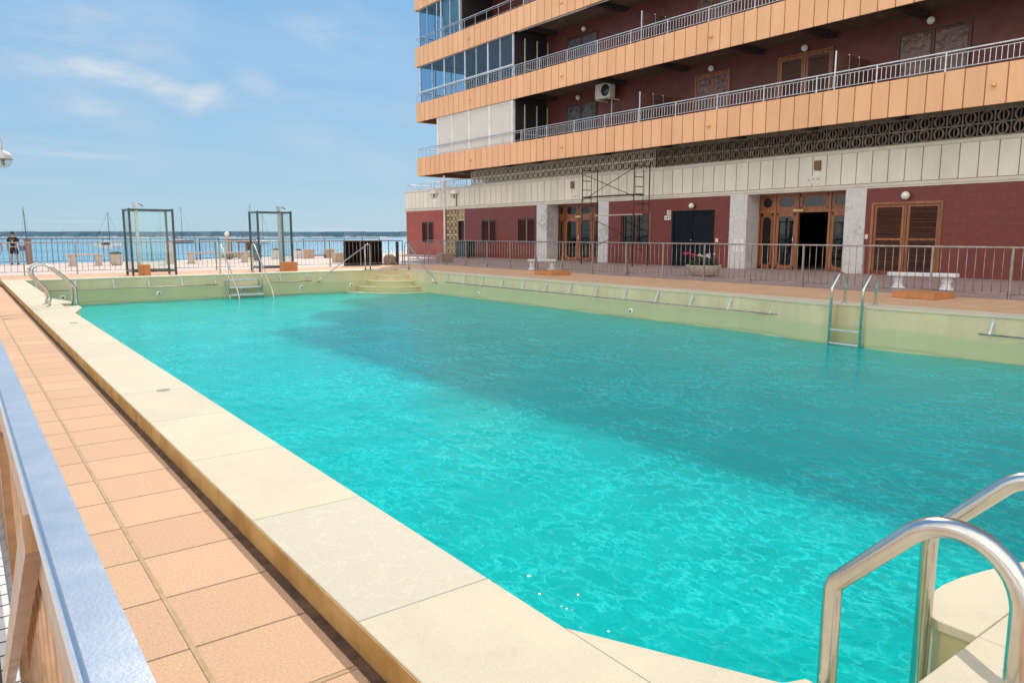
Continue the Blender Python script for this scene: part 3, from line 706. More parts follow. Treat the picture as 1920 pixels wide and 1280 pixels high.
# first storey: white roller blinds at the far end
ys = [43.72,41.92,39.92,37.71,35.41]; zb, zt = Z0+1.23, Z0+ST
w = MB(); w.box(UX+.16,UX+.22,ys[-1],ys[0],zb-.1,zt+.1)
o = part(w, 'roller_blind', 'blind')
w = MB()
for yy in ys: w.box(UX+.08,UX+.25,yy-.08,yy+.08,zb-.08,zt+.2)
w.box(UX+.135,UX+.235,ys[-1]+.06,ys[0]-.06,zt-.12,zt+.2)
w.build('blind_frame', M['white_paint'], o)
w = MB(); w.box(UX+.3,29,35.3,35.36,zb-.5,zt+.2); part(w, 'side_partition', 'dark')
w = MB(); w.box(UX+.22,33,43.62,43.72,zb-.1,zt+.25); part(w, 'end_screen', 'blind')
# second storey glazing
def glazing(ys, thick, zb, zt, end=True, mid=True):
    w = MB()
    for i, yy in enumerate(ys):
        h_ = .055 if i in thick else .022; w.box(UX+.13,UX+.21,yy-h_,yy+h_,zb-.1,zt+.2)
    w.box(UX+.14,UX+.2,ys[-1],ys[0],zt-.02,zt+.2)
    if mid: w.box(UX+.14,UX+.2,ys[-1],ys[0],zb+.7,zb+.78)
    if end:
        w.box(UX+.21,31,EY-.2,EY-.14,zt-.02,zt+.2).box(UX+.21,31,EY-.2,EY-.14,zb+.7,zb+.76)
        for q in (27.9,29.2,30.6): w.box(q-.03,q+.03,EY-.21,EY-.13,zb-.1,zt)
    o = part(w, 'balcony_glazing', 'rail_white')
    for a, b2 in zip(ys[:-1], ys[1:]):
        g_ = MB(); g_.box(UX+.165,UX+.172,b2+.02,a-.02,zb,zt); g_.build('pane', M['win_glass'], o)
    return o
zb, zt = Z0+ST+1.23, Z0+2*ST
glazing([46.0,44.41,42.87,41.64,40.41,39.16,37.91,36.66,35.40], (0,2,4,6,8), zb, zt)
w = MB(); w.box(UX+.5,UX+.53,35.42,40.2,zb,zt-.1); part(w, 'glazing_backing', 'navy')
w = MB(); w.box(UX+.3,29,35.3,35.36,zb-.5,zt+.2); part(w, 'side_partition', 'dark')
w = MB(); w.box(28.9,28.98,36.2,37.4,zb,zb+1.9).box(28.9,28.98,37.5,38.6,zb,zb+1.9); 
zb, zt = Z0+2*ST+1.23, Z0+3*ST
glazing([46.03,44.96,43.73,43.2,42.1,40.98], (0,3,5), zb, zt, True, False)
w = MB(); w.box(UX+.3,UX+.33,41.0,43.2,zb-.1,zt+.1); part(w, 'blind_panel', 'blind')
w = MB(); w.box(UX+.3,29,40.85,40.9,zb-.5,zt+.2); part(w, 'side_partition', 'dark')
# glazed side screens just right of the enclosures
for zb_ in (Z0+.52, Z0+ST+.52):
    w = MB()
    for xx in (27.2,28.1,28.9): w.box(xx-.03,xx+.03,35.1,35.16,zb_,zb_+2.9)
    w.box(27.2,28.9,35.1,35.16,zb_+1.2,zb_+1.26); part(w, 'side_screen', 'pot')
# balcony windows and doors
def bwin(y0, y1, z0, z1, mat='wood', inner='plastic'):
    w = MB(); w.box(28.93,29,y0-.06,y0,z0,z1+.06).box(28.93,29,y1,y1+.06,z0,z1+.06).box(28.93,29,y0,y1,z1,z1+.06).box(28.94,29,(y0+y1)/2-.04,(y0+y1)/2+.04,z0,z1)
    o = part(w, 'balcony_window', mat)
    for a, b2 in ((y0,(y0+y1)/2-.04),((y0+y1)/2+.04,y1)):
        p = MB(); p.box(28.955,28.99,a+.02,a+.12,z0,z1-.01).box(28.955,28.99,b2-.12,b2-.02,z0,z1-.01)
        for zz in (z0,z0+(z1-z0)*.38,z1-.11): p.box(28.955,28.99,a+.12,b2-.12,zz,zz+.1)
        lf = p.build('door_leaf', M[mat], o)
        p = MB(); p.box(28.978,28.985,a+.12,b2-.12,z0+.1,z1-.1)
        if inner == 'wood_dk':
            zz = z0+.12
            while zz < z1-.14: p.obox((28.965,(a+b2)/2,zz), (.010,0,.016), (0,(b2-a)/2-.125,0), (-.002,0,.003)); zz += .07
        else:      # loose plastic sheet taped over the glass
            nn = 7; vs = [(28.948+random.uniform(-.014,.006), a+.05+(b2-a-.1)*i/nn, z0+.1+(z1-z0-.2)*j/nn) for j in range(nn+1) for i in range(nn+1)]
            p._add(vs, [(j*(nn+1)+i, j*(nn+1)+i+1, (j+1)*(nn+1)+i+1, (j+1)*(nn+1)+i) for j in range(nn) for i in range(nn)])
        p.build('louvre' if inner == 'wood_dk' else 'window_cover', M[inner], lf)
for k in (0,1):
    z_ = Z0+.52+ST*k
    bwin(31.0,33.4,z_,z_+2.75 if not k else z_+2.75,'wood_dk','tarp'); bwin(22.2,24.05,z_,z_+2.85); bwin(17.2,19.6,z_,z_+2.85,'wood','wood_dk'); bwin(12.1,14.5,z_,z_+2.8,'wood_dk','plastic')
    for yy in (25.55,15.7):
        w = MB(); w.box(26.75,28.95,yy-.02,yy+.02,z_,z_+2.12); o = part(w, 'balcony_divider', 'rust')
        w = MB()
        for xx in (26.7,27.6,28.3): w.box(xx-.014,xx+.014,yy-.026,yy+.026,z_,z_+2.16)
        w.build('divider_post', M['rail_white'], o)
for yy in (32.39,23.15,18.39,13.4): wall_lamp(yy,9.12,29,.14)
for yy in (31.98,23.0,18.3): wall_lamp(yy,12.72,29,.14)
w = MB(); w.tube([(UX+.3,35.1,12.9),(UX+.25,29.3,12.86)],.05,8); part(w, 'awning_roll', 'white_paint')
w = MB(); w.tube([(UX+.25,29.3,12.86),(UX+.25,25.5,12.82)],.035,8); part(w, 'awning_roll', 'white_paint')
# roof-terrace railing on the band's far end
w = MB(); w.tube([(FX+.1,42.6,5.22),(FX+.1,51.0,5.22),(36,51.0,5.22)],.022,6).tube([(FX+.1,42.6,4.84),(FX+.1,51.0,4.84),(36,51.0,4.84)],.012,6)
for i in range(33): 
    yy = 42.7+.26*i; h_ = .02 if i % 6 == 0 else .008; w.box(FX+.1-h_,FX+.1+h_,yy-h_,yy+h_,4.735,5.22)
for i in range(12):
    xx = FX+.4+.6*i; w.box(xx-.01,xx+.01,50.99,51.01,4.735,5.22)
part(w, 'terrace_railing', 'rail_white')
w = MB(); w.lathe([(.6,0),(1.5,.25),(1.5,.33),(.2,.36)], (28.9,43.9,5.62), 24, smooth=False); part(w, 'canopy_disc', 'ceil')

# air conditioner
ac = thing('air_conditioner', 'cream air conditioning unit with round fan hung on the balcony wall', 'air conditioner', (28.4,29.65,8.62))
w = MB(); w.bbox(28.15,28.55,29.1,30.25,8.62,9.4,.03); w.build('casing', M['ac_white'], ac)
w = MB()
for rr in (.06,.12,.18,.24,.30): w.tube([(28.135,29.45+rr*math.cos(a*PI/12),9.01+rr*math.sin(a*PI/12)) for a in range(24)],.008,4,closed=True)
w.lathe([(.31,.0),(.31,.006)], (28.139,29.45,9.01), 24, 'x'); w.build('fan_grille', M['dark_metal'], ac)
w = MB(); w.box(28.2,29,29.2,29.25,8.55,8.6).box(28.2,29,30.1,30.15,8.55,8.6).tube([(28.6,29.4,8.6),(28.6,29.4,6.9)],.03,8); w.build('bracket', M['white_paint'], ac)

# ---------------------------------------------------------------- fences
def fence(name, label, posts, x=None, y=None, top=1.2, mat='fence_paint', braces=(), sp=.2):
    a0 = posts[0]; a1 = posts[-1]
    loc = (x, (a0+a1)/2, 0) if x is not None else ((a0+a1)/2, y, 0)
    P = (lambda t, z: (x, t, z)) if x is not None else (lambda t, z: (t, y, z))
    root = thing(name, label, 'fence', loc, None)
    w = MB(); w.tube([P(a0,top),P(a1,top)],.024,8); w.build('top_rail', M[mat], root)
    for p in posts:
        w = MB(); w.box(*(sum(([P(p,0)[i]-.022, P(p,0)[i]+.022] for i in (0,1)), [])), 0, top); w.build('post', M[mat], root)
    for p in braces:
        w = MB(); q = P(p+.12,0); w.tube([(q[0]+(.25 if x is not None else 0), q[1]+(0 if x is not None else .25),0), P(p+.02,top-.12)],.02,6); w.build('brace', M[mat], root)
    for a, b2 in zip(posts[:-1], posts[1:]):
        w = MB(); a, b2 = min(a,b2), max(a,b2); nb_ = max(1, round((b2-a)/sp))
        w.tube([P(a,.13),P(b2,.13)],.012,6)
        for i in range(1, nb_): t = a+(b2-a)*i/nb_; w.tube([P(t,.13),P(t,top-.02)],.0085,6)
        w.build('bar_panel', M[mat], root)
    return root
ps = [33.1-1.755*i for i in range(19)]
fence('pool_fence', 'long grey bar fence between the pool deck and the apartment building', ps, x=19.4, top=1.2, braces=(ps[5],ps[8],ps[12],ps[15]), sp=.195)
fence('pool_fence', 'grey bar fence behind the showers on the seaward side of the deck', [.2,2.0,3.7,5.4,7.2,8.85,10.35,12.2,13.95,15.5,17.0,17.75], y=32.8, top=1.2, sp=.19)
fence('promenade_railing', 'thin dark railing along the sea edge of the promenade', [-3+2.35*i for i in range(7)]+[12.4], y=45.2, top=1.28, mat='dark_metal', sp=.24)
f2 = fence('promenade_railing', 'dark railing at the sea edge beyond the black screen', [0,2.2,4.4,6.6,8.8,11.0,13.2,15.4,17.6], x=0, top=1.2, mat='dark_metal', sp=.24)
f2.location = (12.5+6.6,45.9+3.4,0); f2.rotation_euler.z = -math.atan2(15.6,8.2)
for ch in f2.children: ch.location = (0,0,0)
# gate with rounded top in the fence corner
gt = thing('gate', 'dark bar gate with rounded corners in the corner of the pool fence', 'gate', (18.5,32.95,0))
w = MB(); w.tube([(17.95,32.95,0),(17.95,32.95,.95)]+[(18.15-.2*math.cos(R(a)),32.95,.95+.2*math.sin(R(a))) for a in (30,60,90)]+[(18.9,32.95,1.15)]+[(18.9+.2*math.sin(R(a)),32.95,.95+.2*math.cos(R(a))) for a in (30,60,90)]+[(19.1,32.95,0)],.022,8); w.build('gate_frame', M['fence_paint'], gt)
w = MB()
for i in range(1,7): w.tube([(17.95+.164*i,32.95,.13),(17.95+.164*i,32.95,1.13)],.0085,6)
w.tube([(17.95,32.95,.13),(19.1,32.95,.13)],.012,6); w.build('bar_panel', M['fence_paint'], gt)
# polished foreground railing just under the camera
nr = thing('handrail_fence', 'polished steel railing with flat handrail running along the near left edge', 'railing', (.077,10,0))
w = MB(); w.bbox(.052,.102,-3,32.6,1.105,1.142,.006); w.build('handrail', M['rail_top'], nr)
w = MB(); w.box(.066,.088,-3,32.6,.925,1.104); w.build('side_plate', M['brown_steel'], nr)
w = MB(); w.bbox(.05,.10,-3,32.6,.10,.14,.005); w.build('bottom_rail', M['dull_steel'], nr)
for i in range(18):
    yy = -1.3+1.95*i; w = MB(); w.bbox(.052,.10,yy-.025,yy+.025,0,.92,.004); w.build('post', M['brown_steel'], nr)
for i in range(17):
    w = MB(); yy = -1.3+1.95*i
    for j in range(1,13): w.tube([(.077,yy+.15*j,.14),(.077,yy+.15*j,.93)],.007,6)
    w.build('bar_panel', M['brown_steel'], nr)
w = MB(); q0, q1 = Vector((.058,1.30,1.05)), Vector((.016,2.85,.0)); u_ = (q1-q0)/2; w.obox((q0+q1)/2, (.012,0,0), (0,.018,.024), u_); w.build('brace', M['brown_steel'], nr)

# ---------------------------------------------------------------- pool ladders
LX = 0.32
def smooth(P, keep=()):
    out = [P[0]]
    for i in range(1, len(P)-1):
        if i in keep: out.append(P[i]); continue
        for t in (.25,.5,.75):
            a, b, c = P[i-1], P[i], P[i+1]; m1 = ((a[0]+b[0])/2,(a[1]+b[1])/2) if i-1 not in (0,)+tuple(keep) else a; m2 = ((b[0]+c[0])/2,(b[1]+c[1])/2) if i+1 not in (len(P)-1,)+tuple(keep) else c
            out.append(((1-t)**2*m1[0]+2*t*(1-t)*b[0]+t*t*m2[0], (1-t)**2*m1[1]+2*t*(1-t)*b[1]+t*t*m2[1]))
    return out+[P[-1]]
PROF = [(0,0),(0,.36)]+[(.165+.165*math.cos(R(a)), .435+.17*math.sin(R(a))) for a in range(175,48,-9)]+[(.485,.335),(.495,.315),(.497,.29),(.497,-1.9)]
PROF2 = [(0,0),(.01,.12)]+smooth([(.02,.15),(.0,.30),(-.12,.45),(-.25,.60),(-.24,.76),(-.08,.83),(.08,.76),(.22,.62)])+[(.33,.51),(.42,.39),(.455,.33),(.46,.28),(.46,-1.9)]
def ladder(label, loc, rz, prof=PROF, rungs=3):
    """local: +Y towards the water, origin on the coping at the rail feet"""
    root = thing('pool_ladder', label, 'ladder', loc, 'steel pool ladders')
    WL[root.name] = Vector((0,0,0))
    for sx in (-LX, LX):
        w = MB(); pts = [(sx, a, b) for a, b in prof]
        w.tube(pts, .0285, 18); rail = w.build('side_rail', M['steel'], root)
        w = MB(); w.lathe([(.055,.0),(.055,.006),(.045,.016),(.027,.02)], (sx,0,0), 20); w.build('foot_flange', M['dull_steel'], rail)
    for i in range(rungs+2):
        w = MB(); z = -.50-.27*i; w.bbox(-LX+.02,LX-.02,prof[-1][0]-.03,prof[-1][0]+.03,z-.014,z+.014,.005); w.build('rung', M['rail_white'], root)
    root.location = loc; root.rotation_euler.z = rz; return root
l1 = ladder('shiny steel pool ladder filling the bottom right foreground', (2.385,.625,CZ), 0)
l2 = copy_tree(l1); l2.location = (14.44,7.67,CZ); l2.rotation_euler.z = PI/2; l2['label'] = 'steel pool ladder on the right pool wall in front of the white bench'
l3 = ladder('arched steel pool ladder on the left coping at the far end', (1.38,17.10,CZ), -PI/2, PROF2)

# inclined stair ladder at the far wall
sl = thing('stair_ladder', 'steel stair ladder with flat treads and handrails on the far pool wall', 'ladder', (8.08,26.9,CZ))
for sx in (7.5,8.66):
    w = MB(); w.tube([(sx,27.38,CZ),(sx,27.38,.98),(sx,27.34,1.12),(sx,27.24,1.17),(sx,27.10,1.12),(sx,25.42,-.36),(sx,25.33,-.47),(sx,25.30,-.62),(sx,25.30,-1.5)],.024,10); w.build('handrail', M['steel'], sl)
    w = MB(); w.tube([(sx,27.32,CZ+.16),(sx,27.15,CZ+.12),(sx,26.15,-.85),(sx,25.6,-1.45)],.022,8).tube([(sx,26.98,-.06),(sx,26.0,-1.05)],.015,8); w.build('stringer', M['steel'], sl)
    w = MB(); w.tube([(sx,26.40,.50),(sx,26.40,-.62)],.018,8); w.build('baluster', M['steel'], sl)
for yy, z in ((26.93,-.06),(26.62,-.31),(26.31,-.55),(26.02,-.78),(25.75,-1.02)):
    w = MB(); w.bbox(7.52,8.64,yy-.13,yy+.13,z-.05,z,.006); w.build('tread', M['rail_white'], sl)
# handrails at the corner steps
hr = thing('step_handrail', 'sloping steel handrail on the left of the corner steps', 'handrail', (13.1,26.95,CZ), 'handrails beside the corner steps')
w = MB(); w.tube([(13.14,26.95,CZ),(13.14,26.95,1.02),(13.10,26.92,1.13),(12.98,26.88,1.10),(10.98,26.62,-.10),(10.88,26.6,-.18),(10.86,26.62,-.28),(10.86,26.8,-.28)],.024,10); w.build('rail', M['steel'], hr)
w = MB(); w.tube([(12.93,26.95,CZ),(12.93,26.95,1.05)],.024,10).tube([(12.93,26.95,1.0),(12.93,26.95,1.07),(13.0,26.94,1.13)],.024,10); w.build('post', M['steel'], hr)
w = MB(); w.lathe([(.07,0),(.07,.02),(.03,.03)], (13.14,26.95,CZ), 14).lathe([(.07,0),(.07,.02),(.03,.03)], (12.93,26.95,CZ), 14); w.build('foot_flange', M['dark_metal'], hr)
hr = thing('step_handrail', 'sloping steel handrail on the right of the corner steps', 'handrail', (14.3,25.75,CZ), 'handrails beside the corner steps')
w = MB(); w.tube([(14.32,25.95,CZ),(14.32,25.95,1.02),(14.30,25.93,1.12),(14.27,25.85,1.10),(14.12,23.85,-.10),(14.1,23.75,-.19),(14.1,23.74,-.28),(14.26,23.74,-.28)],.024,10); w.build('rail', M['steel'], hr)
w = MB(); w.lathe([(.07,0),(.07,.02),(.03,.03)], (14.32,25.95,CZ), 14); w.build('foot_flange', M['dark_metal'], hr)

# grab bars along the walls
def grab(label, axis, a0, a1, brk):
    root = thing('grab_bar', label, 'grab bar', (14.2,(a0+a1)/2,-.2) if axis == 'y' else ((a0+a1)/2,26.75,-.2))
    w = MB()
    if axis == 'y': w.tube([(14.13,a0,-.21),(14.13,a1,-.21)],.014,8)
    else: w.tube([(a0,26.68,-.22),(a1,26.68,-.22)],.014,8)
    w.build('bar', M['fence_paint'], root)
    for t in brk:
        w = MB()
        if axis == 'y':
            w.obox((14.19,t,-.08),(.065,0,.12),(0,.018,0),(.006,0,.004)).box(14.23,14.268,t-.03,t+.03,-.02,.07)
        else:
            w.obox((t,26.75,-.09),(0,.06,.10),(.018,0,0),(0,.004,-.003)).box(t-.03,t+.03,26.785,26.818,-.02,.07)
        w.build('bracket', M['rail_white'], root)
grab('steel grab bar with brackets along the right pool wall beyond the ladder', 'y', 9.3, 23.0, [22.9-1.117*i for i in range(13)])
grab('steel grab bar on the right pool wall nearest the right edge of the photo', 'y', .9, 5.35, [5.18,4.06,2.94,1.82])
grab('grab bar on the far pool wall left of the stair ladder', 'x', 1.7, 7.2, [1.9,2.93,4.0,5.04,6.07,7.14])
grab('short grab bar on the far pool wall right of the stair ladder', 'x', 9.0, 10.6, [9.44,10.5])
# wall inlets
names = ['leftmost round water inlet low on the far pool wall','round water inlet on the far pool wall below the left shower','round water inlet on the far pool wall behind the stair ladder','round water inlet on the far pool wall right of the stair ladder','round water inlet on the far pool wall nearest the corner steps']
for lb, xx in zip(names, (2.57,5.34,8.1,10.25,12.24)):
    w = MB(); w.lathe([(.085,0),(.085,-.012),(.06,-.02),(.03,-.02)], (xx,26.815,-.45), 16, 'y'); o = w.build('water_inlet', M['white_paint']); tag(o, lb, 'pool inlet', 'round white inlets in the pool walls')
    w = MB(); w.lathe([(.03,0),(.03,-.008)], (xx,26.79,-.45), 12, 'y'); w.build('nozzle', M['dark_metal'], o)
for lb, yy in (('round water inlet on the right pool wall midway to the ladder',13.8),('round water inlet at the far end of the right pool wall',21.0)):
    w = MB(); w.lathe([(.085,0),(.085,-.012),(.06,-.02),(.03,-.02)], (14.265,yy,-.52), 16, 'x'); o = w.build('water_inlet', M['white_paint']); tag(o, lb, 'pool inlet', 'round white inlets in the pool walls')
    w = MB(); w.lathe([(.03,0),(.03,-.008)], (14.24,yy,-.52), 12, 'x'); w.build('nozzle', M['dark_metal'], o)
for lb, xx, yy in (('grey round cover disc in the left coping, nearer one',1.39,7.08),('grey round cover disc in the left coping near the far ladder',1.40,13.4)):
    w = MB(); w.lathe([(.058,0),(.055,.003),(.05,.002)], (xx,yy,CZ+.001), 20); tag(w.build('cover_disc', M['mud']), lb, 'disc')

# ---------------------------------------------------------------- showers
def shower(label, x0, x1, y0, y1, px, py, glasssides):
    root = thing('shower_cubicle', label, 'shower', ((x0+x1)/2,(y0+y1)/2,0), 'glass shower cubicles on the far deck'); H = 2.43
    w = MB(); t = .035
    for xx in (x0,x1):
        for yy in (y0,y1): w.box(xx-t,xx+t,yy-t,yy+t,0,H)
    for z in (H-.05,.17):
        for yy in (y0,y1): w.box(x0+t,x1-t,yy-t+.002,yy+t-.002,z-.03,z+.03)
        for xx in (x0,x1): w.box(xx-t+.002,xx+t-.002,y0+t,y1-t,z-.03,z+.03)
    w.build('frame', M['dark_metal'], root)
    if 'f' in glasssides: w = MB(); w.box(x0+t,x1-t,y0-.004,y0+.004,.2,H-.08); w.build('glass_panel', M['glass'], root)
    if 'b' in glasssides: w = MB(); w.box(x0+t,x1-t,y1-.004,y1+.004,.2,H-.08); w.build('glass_panel', M['glass'], root)
    if 'l' in glasssides: w = MB(); w.box(x0-.004,x0+.004,y0+t,y1-t,.2,H-.08); w.build('glass_panel', M['glass'], root)
    if 'r' in glasssides: w = MB(); w.box(x1-.004,x1+.004,y0+t,y1-t,.2,H-.08); w.build('glass_panel', M['glass'], root)
    w = MB(); w.bbox(px-.055,px+.055,py-.055,py+.055,0,2.56,.01); w.bbox(px-.08,px+.08,py-.08,py+.08,2.55,2.64,.01); p = w.build('shower_column', M['dull_steel'], root)
    w = MB(); w.tube([(px,py,2.6),(px+.16,py-.1,2.6),(px+.2,py-.12,2.56)],.015,8).lathe([(.05,-.02),(.02,.02)],(px+.2,py-.12,2.55),12); w.build('shower_head', M['dark_metal'], p)
shower('left glass shower cubicle with dark frame and column near its left side', 5.1, 6.55, 29.7, 30.8, 5.45, 30.4, 'flb')
shower('right glass shower cubicle with dark frame and column near its right side', 9.77, 11.12, 30, 31, 10.85, 30.6, 'flr')
def block(x0, x1, y0, y1, h, label):
    w = MB(); w.bbox(x0,x1,y0,y1,0,h,.015); tag(w.build('foot_block', M['terra']), label, 'step block', 'terracotta tiled blocks on the deck')
block(5.25,5.62,29.35,29.62,.42,'upright terracotta tiled block in front of the left shower')
block(10.45,11.05,29.25,29.65,.40,'terracotta tiled block in front of the right shower')
block(17.45,18.4,20.9,21.95,.16,'low terracotta tiled block before the fence in front of the small white bench')
block(17.95,18.95,7.75,8.75,.15,'low terracotta tiled block before the fence near the large white bench')

# ---------------------------------------------------------------- benches and planters
def bench(label, cx, cy, L_, rz, mat='stone_w', h=.46, loc=None):
    root = thing('stone_bench', label, 'bench', (cx,cy,0)); W = Vector((cx,cy,0))
    w = MB(); pts = []
    for i in range(7): a = R(-90+30*i); pts.append((cx+L_/2-.12+.2*math.cos(a)*.6, cy+.2*math.sin(a)))
    for i in range(7): a = R(90+30*i); pts.append((cx-L_/2+.12+.2*math.cos(a)*.6, cy+.2*math.sin(a)))
    w.prism(pts, h-.09, h, .02); w.build('seat', M[mat], root)
    for s in (-1,1):
        w = MB(); w.lathe([(.19,0),(.19,.05),(.13,.09),(.11,.18),(.15,.27),(.13,.33),(.18,h-.09)], (cx+s*L_*.33,cy,0), 14, sx=1, sy=.85); w.build('leg', M[mat], root)
    root.rotation_euler.z = rz; return root
bench('large white stone bench behind the fence on the right, before the louvred door', 21.2, 9.55, 1.75, R(-68))
bench('small white stone bench behind the fence before the closed entrance', 20.0, 24.6, 1.25, R(-38))
def slabbench(label, x0, x1, y, mat, h=.57):
    root = thing('promenade_bench', label, 'bench', ((x0+x1)/2,y,0), 'stone benches along the promenade')
    w = MB(); w.bbox(x0,x1,y-.22,y+.22,h-.07,h,.01); w.build('seat', M[mat], root)
    for xx in (x0+.28,x1-.25): w = MB(); w.bbox(xx-.13,xx+.13,y-.2,y+.2,0,h-.07,.01).bbox(xx-.17,xx+.17,y-.22,y+.22,0,.05,.01); w.build('leg', M[mat], root)
slabbench('pale stone bench on the promenade left of the green planter', 4.15,5.8,41,'stone_p')
slabbench('pale stone bench on the promenade between the two showers', 9.6,12.9,41.3,'stone_p')
root = thing('promenade_bench', 'bench with two tan stone ends on the promenade left of the black screen', 'bench', (18.7,45.5,0), 'stone benches along the promenade')
w = MB(); w.bbox(17.7,18.25,45.3,45.8,0,.56,.01); w.build('bench_end', M['stone_b'], root)
w = MB(); w.bbox(19.05,19.6,45.3,45.8,0,.56,.01); w.build('bench_end', M['stone_b'], root)
w = MB(); w.bbox(18.25,19.05,45.35,45.75,.14,.2,.01); w.build('seat', M['dark_metal'], root)
w = MB(); w.bbox(16.4,16.95,37.8,38.3,0,.52,.01); tag(w.build('stone_block', M['stone_b']), 'tan stone block just left of the black screen', 'block')
w = MB(); w.bbox(2.86,3.12,44.6,44.9,0,1.2,.01).bbox(2.83,3.15,44.57,44.93,1.2,1.26,.01); tag(w.build('stone_pillar', M['pillar']), 'brown pillar at the left end of the promenade railing beside the walker', 'pillar')
w = MB(); w.bbox(8.6,8.93,40.85,41.1,0,.56,.01).bbox(8.62,8.91,40.87,41.08,.58,1.1,.01); tag(w.build('stone_pillar', M['stone_p']), 'pale stacked stone pillar seen through the left shower', 'pillar')
def leaves(mb, c, rx, ry, rz_, n, s):
    for _ in range(n):
        a = random.uniform(0,2*PI); q = random.random()**.5; z = random.uniform(0,1)
        p = Vector((c[0]+rx*q*math.cos(a), c[1]+ry*q*math.sin(a), c[2]+rz_*z*(1-.4*q)))
        d = Vector((random.uniform(-1,1),random.uniform(-1,1),random.uniform(-.2,1))).normalized()*s; e = d.cross(Vector((random.uniform(-1,1),random.uniform(-1,1),random.uniform(-1,1)))).normalized()*s*.4
        mb._add([p-d*.6, p+e, p+d, p-e], [(0,1,2,3)])
pt = thing('planter', 'tall pale planter with low green plants on the promenade', 'planter', (6.3,41,0))
w = MB(); w.prism([(6.08,40.8),(6.58,40.8),(6.58,41.2),(6.08,41.2)],.05,.55,.02); w.box(6.14,6.52,40.86,41.14,0,.05); w.build('pot', M['stone_p'], pt)
w = MB(); leaves(w, (6.33,41,.53), .28,.22,.13, 260,.05); w.build('foliage', M['leaf'], pt)
pt = thing('planter', 'round concrete planter with pink and white flowers behind the fence', 'planter', (21.9,17.6,0))
w = MB(); w.lathe([(.34,0),(.38,.03),(.50,.08),(.62,.36),(.64,.40),(.58,.40),(.55,.33)], (21.75,17.45,0), 28); w.build('pot', M['pot'], pt)
w = MB(); leaves(w, (21.75,17.45,.34), .5,.5,.42, 700,.06)
for _ in range(16): a = random.uniform(0,6.28); w.tube([(21.75,17.45,.3),(21.75+.35*math.cos(a),17.45+.35*math.sin(a),.75)],.006,4)
w.build('foliage', M['leaf_dk'], pt)
def flowers(cx, cy, cz, mat, n, sp):
    w = MB()
    for _ in range(n):
        p = Vector((cx+random.gauss(0,sp),cy+random.gauss(0,sp),cz+random.gauss(0,sp*.6)))
        for j in range(5):
            a = 2*PI*j/5; d = Vector((-.03,.045*math.cos(a),.045*math.sin(a))); e = Vector((-.02,-.02*math.sin(a),.02*math.cos(a)))
            w._add([p,p+d*.6+e,p+d,p+d*.6-e],[(0,1,2,3)])
    w.build('flower', M[mat], pt)
flowers(21.45,17.95,.85,'petal_r',14,.07); flowers(21.6,17.72,.78,'petal_r',8,.06); flowers(21.75,17.25,.75,'petal_w',16,.07); flowers(21.6,17.45,.78,'petal_w',5,.05)
for lb, xx, yy, hh in (('pale box planter on the promenade behind the right shower glass',15.9,45.6,.55),('white box planter just right of the right shower',17.45,45.9,.5)):
    p_ = thing('box_planter', lb, 'planter', (xx,yy,0))
    w = MB(); w.bbox(xx-.25,xx+.25,yy-.22,yy+.22,0,hh,.015); w.build('pot', M['stone_w'], p_)
    w = MB(); leaves(w, (xx,yy,hh-.02), .2,.18,.12, 120,.05); w.build('foliage', M['leaf_dk'], p_)

# bins, screen, posts, kiosk pieces
b_ = thing('litter_bin', 'dark green wheeled bin against the maroon wall behind the fence', 'bin', (26.6,40.7,0))
w = MB(); w.prism([(26.3,40.0),(26.95,40.0),(26.95,41.35),(26.3,41.35)],.08,1.0,.03); w.build('body', M['bin'], b_)
w = MB(); w.bbox(26.25,27.0,39.95,41.4,1.0,1.08,.02); w.build('lid', M['bin'], b_)
w = MB(); w.lathe([(.1,0),(.1,.06)],(26.4,40.0,.1),14,'y').lathe([(.1,0),(.1,.06)],(26.4,41.3,.1),14,'y'); w.build('wheel', M['dark_metal'], b_)
b_ = thing('litter_bin', 'dark green bin on the promenade left of the right shower', 'bin', (14.5,45,0))
w = MB(); w.lathe([(.2,0),(.22,.05),(.24,.8),(.26,.84),(.18,.95)],(14.15,43.8,0),18); w.build('body', M['bin'], b_)
w = MB(); w.lathe([(.1,0),(.19,-.05)],(14.15,43.8,1.0),18); w.build('lid', M['bin'], b_)
scr = thing('black_screen', 'black cloth screen panel standing behind the fence near the corner steps', 'screen', (16.0,33.5,0))
w = MB(); w.box(15.0,16.95,33.49,33.51,.06,1.16); w.build('panel', M['screen'], scr)
w = MB(); w.bbox(14.95,17.0,33.47,33.53,.0,.06,.01).bbox(14.95,17.0,33.47,33.53,1.16,1.2,.01).bbox(14.95,15.0,33.47,33.53,.06,1.16,.01).bbox(16.95,17.0,33.47,33.53,.06,1.16,.01); w.build('frame', M['dark_metal'], scr)
w = MB(); w.bbox(17.75,17.87,33.4,33.52,0,1.15,.01); tag(w.build('dark_post', M['dark_metal']), 'thick black post standing just right of the black screen', 'post')
sk = MB(); sk.bbox(17.1,17.72,33.3,33.7,0,.08,.02)
sk.lathe([(.28,.08),(.32,.2),(.30,.38),(.22,.45),(.14,.52)],(17.40,33.5,0),14,smooth=True); tag(sk.build('planter_sack', M['sack']), 'mottled brown sack between the black screen and the dark post', 'sack')
# globe lamp on the promenade
gl_ = thing('globe_lamp', 'short lamp post with a white globe on the promenade', 'lamp', (13.4,47,0))
w = MB(); w.bbox(13.3,13.5,46.9,47.1,0,1.38,.01).bbox(13.24,13.56,46.84,47.16,0,.12,.01); w.build('post', M['stone_p'], gl_)
w = MB(); w.ball((13.4,47,1.52),.15); w.build('globe', M['bulb'], gl_)
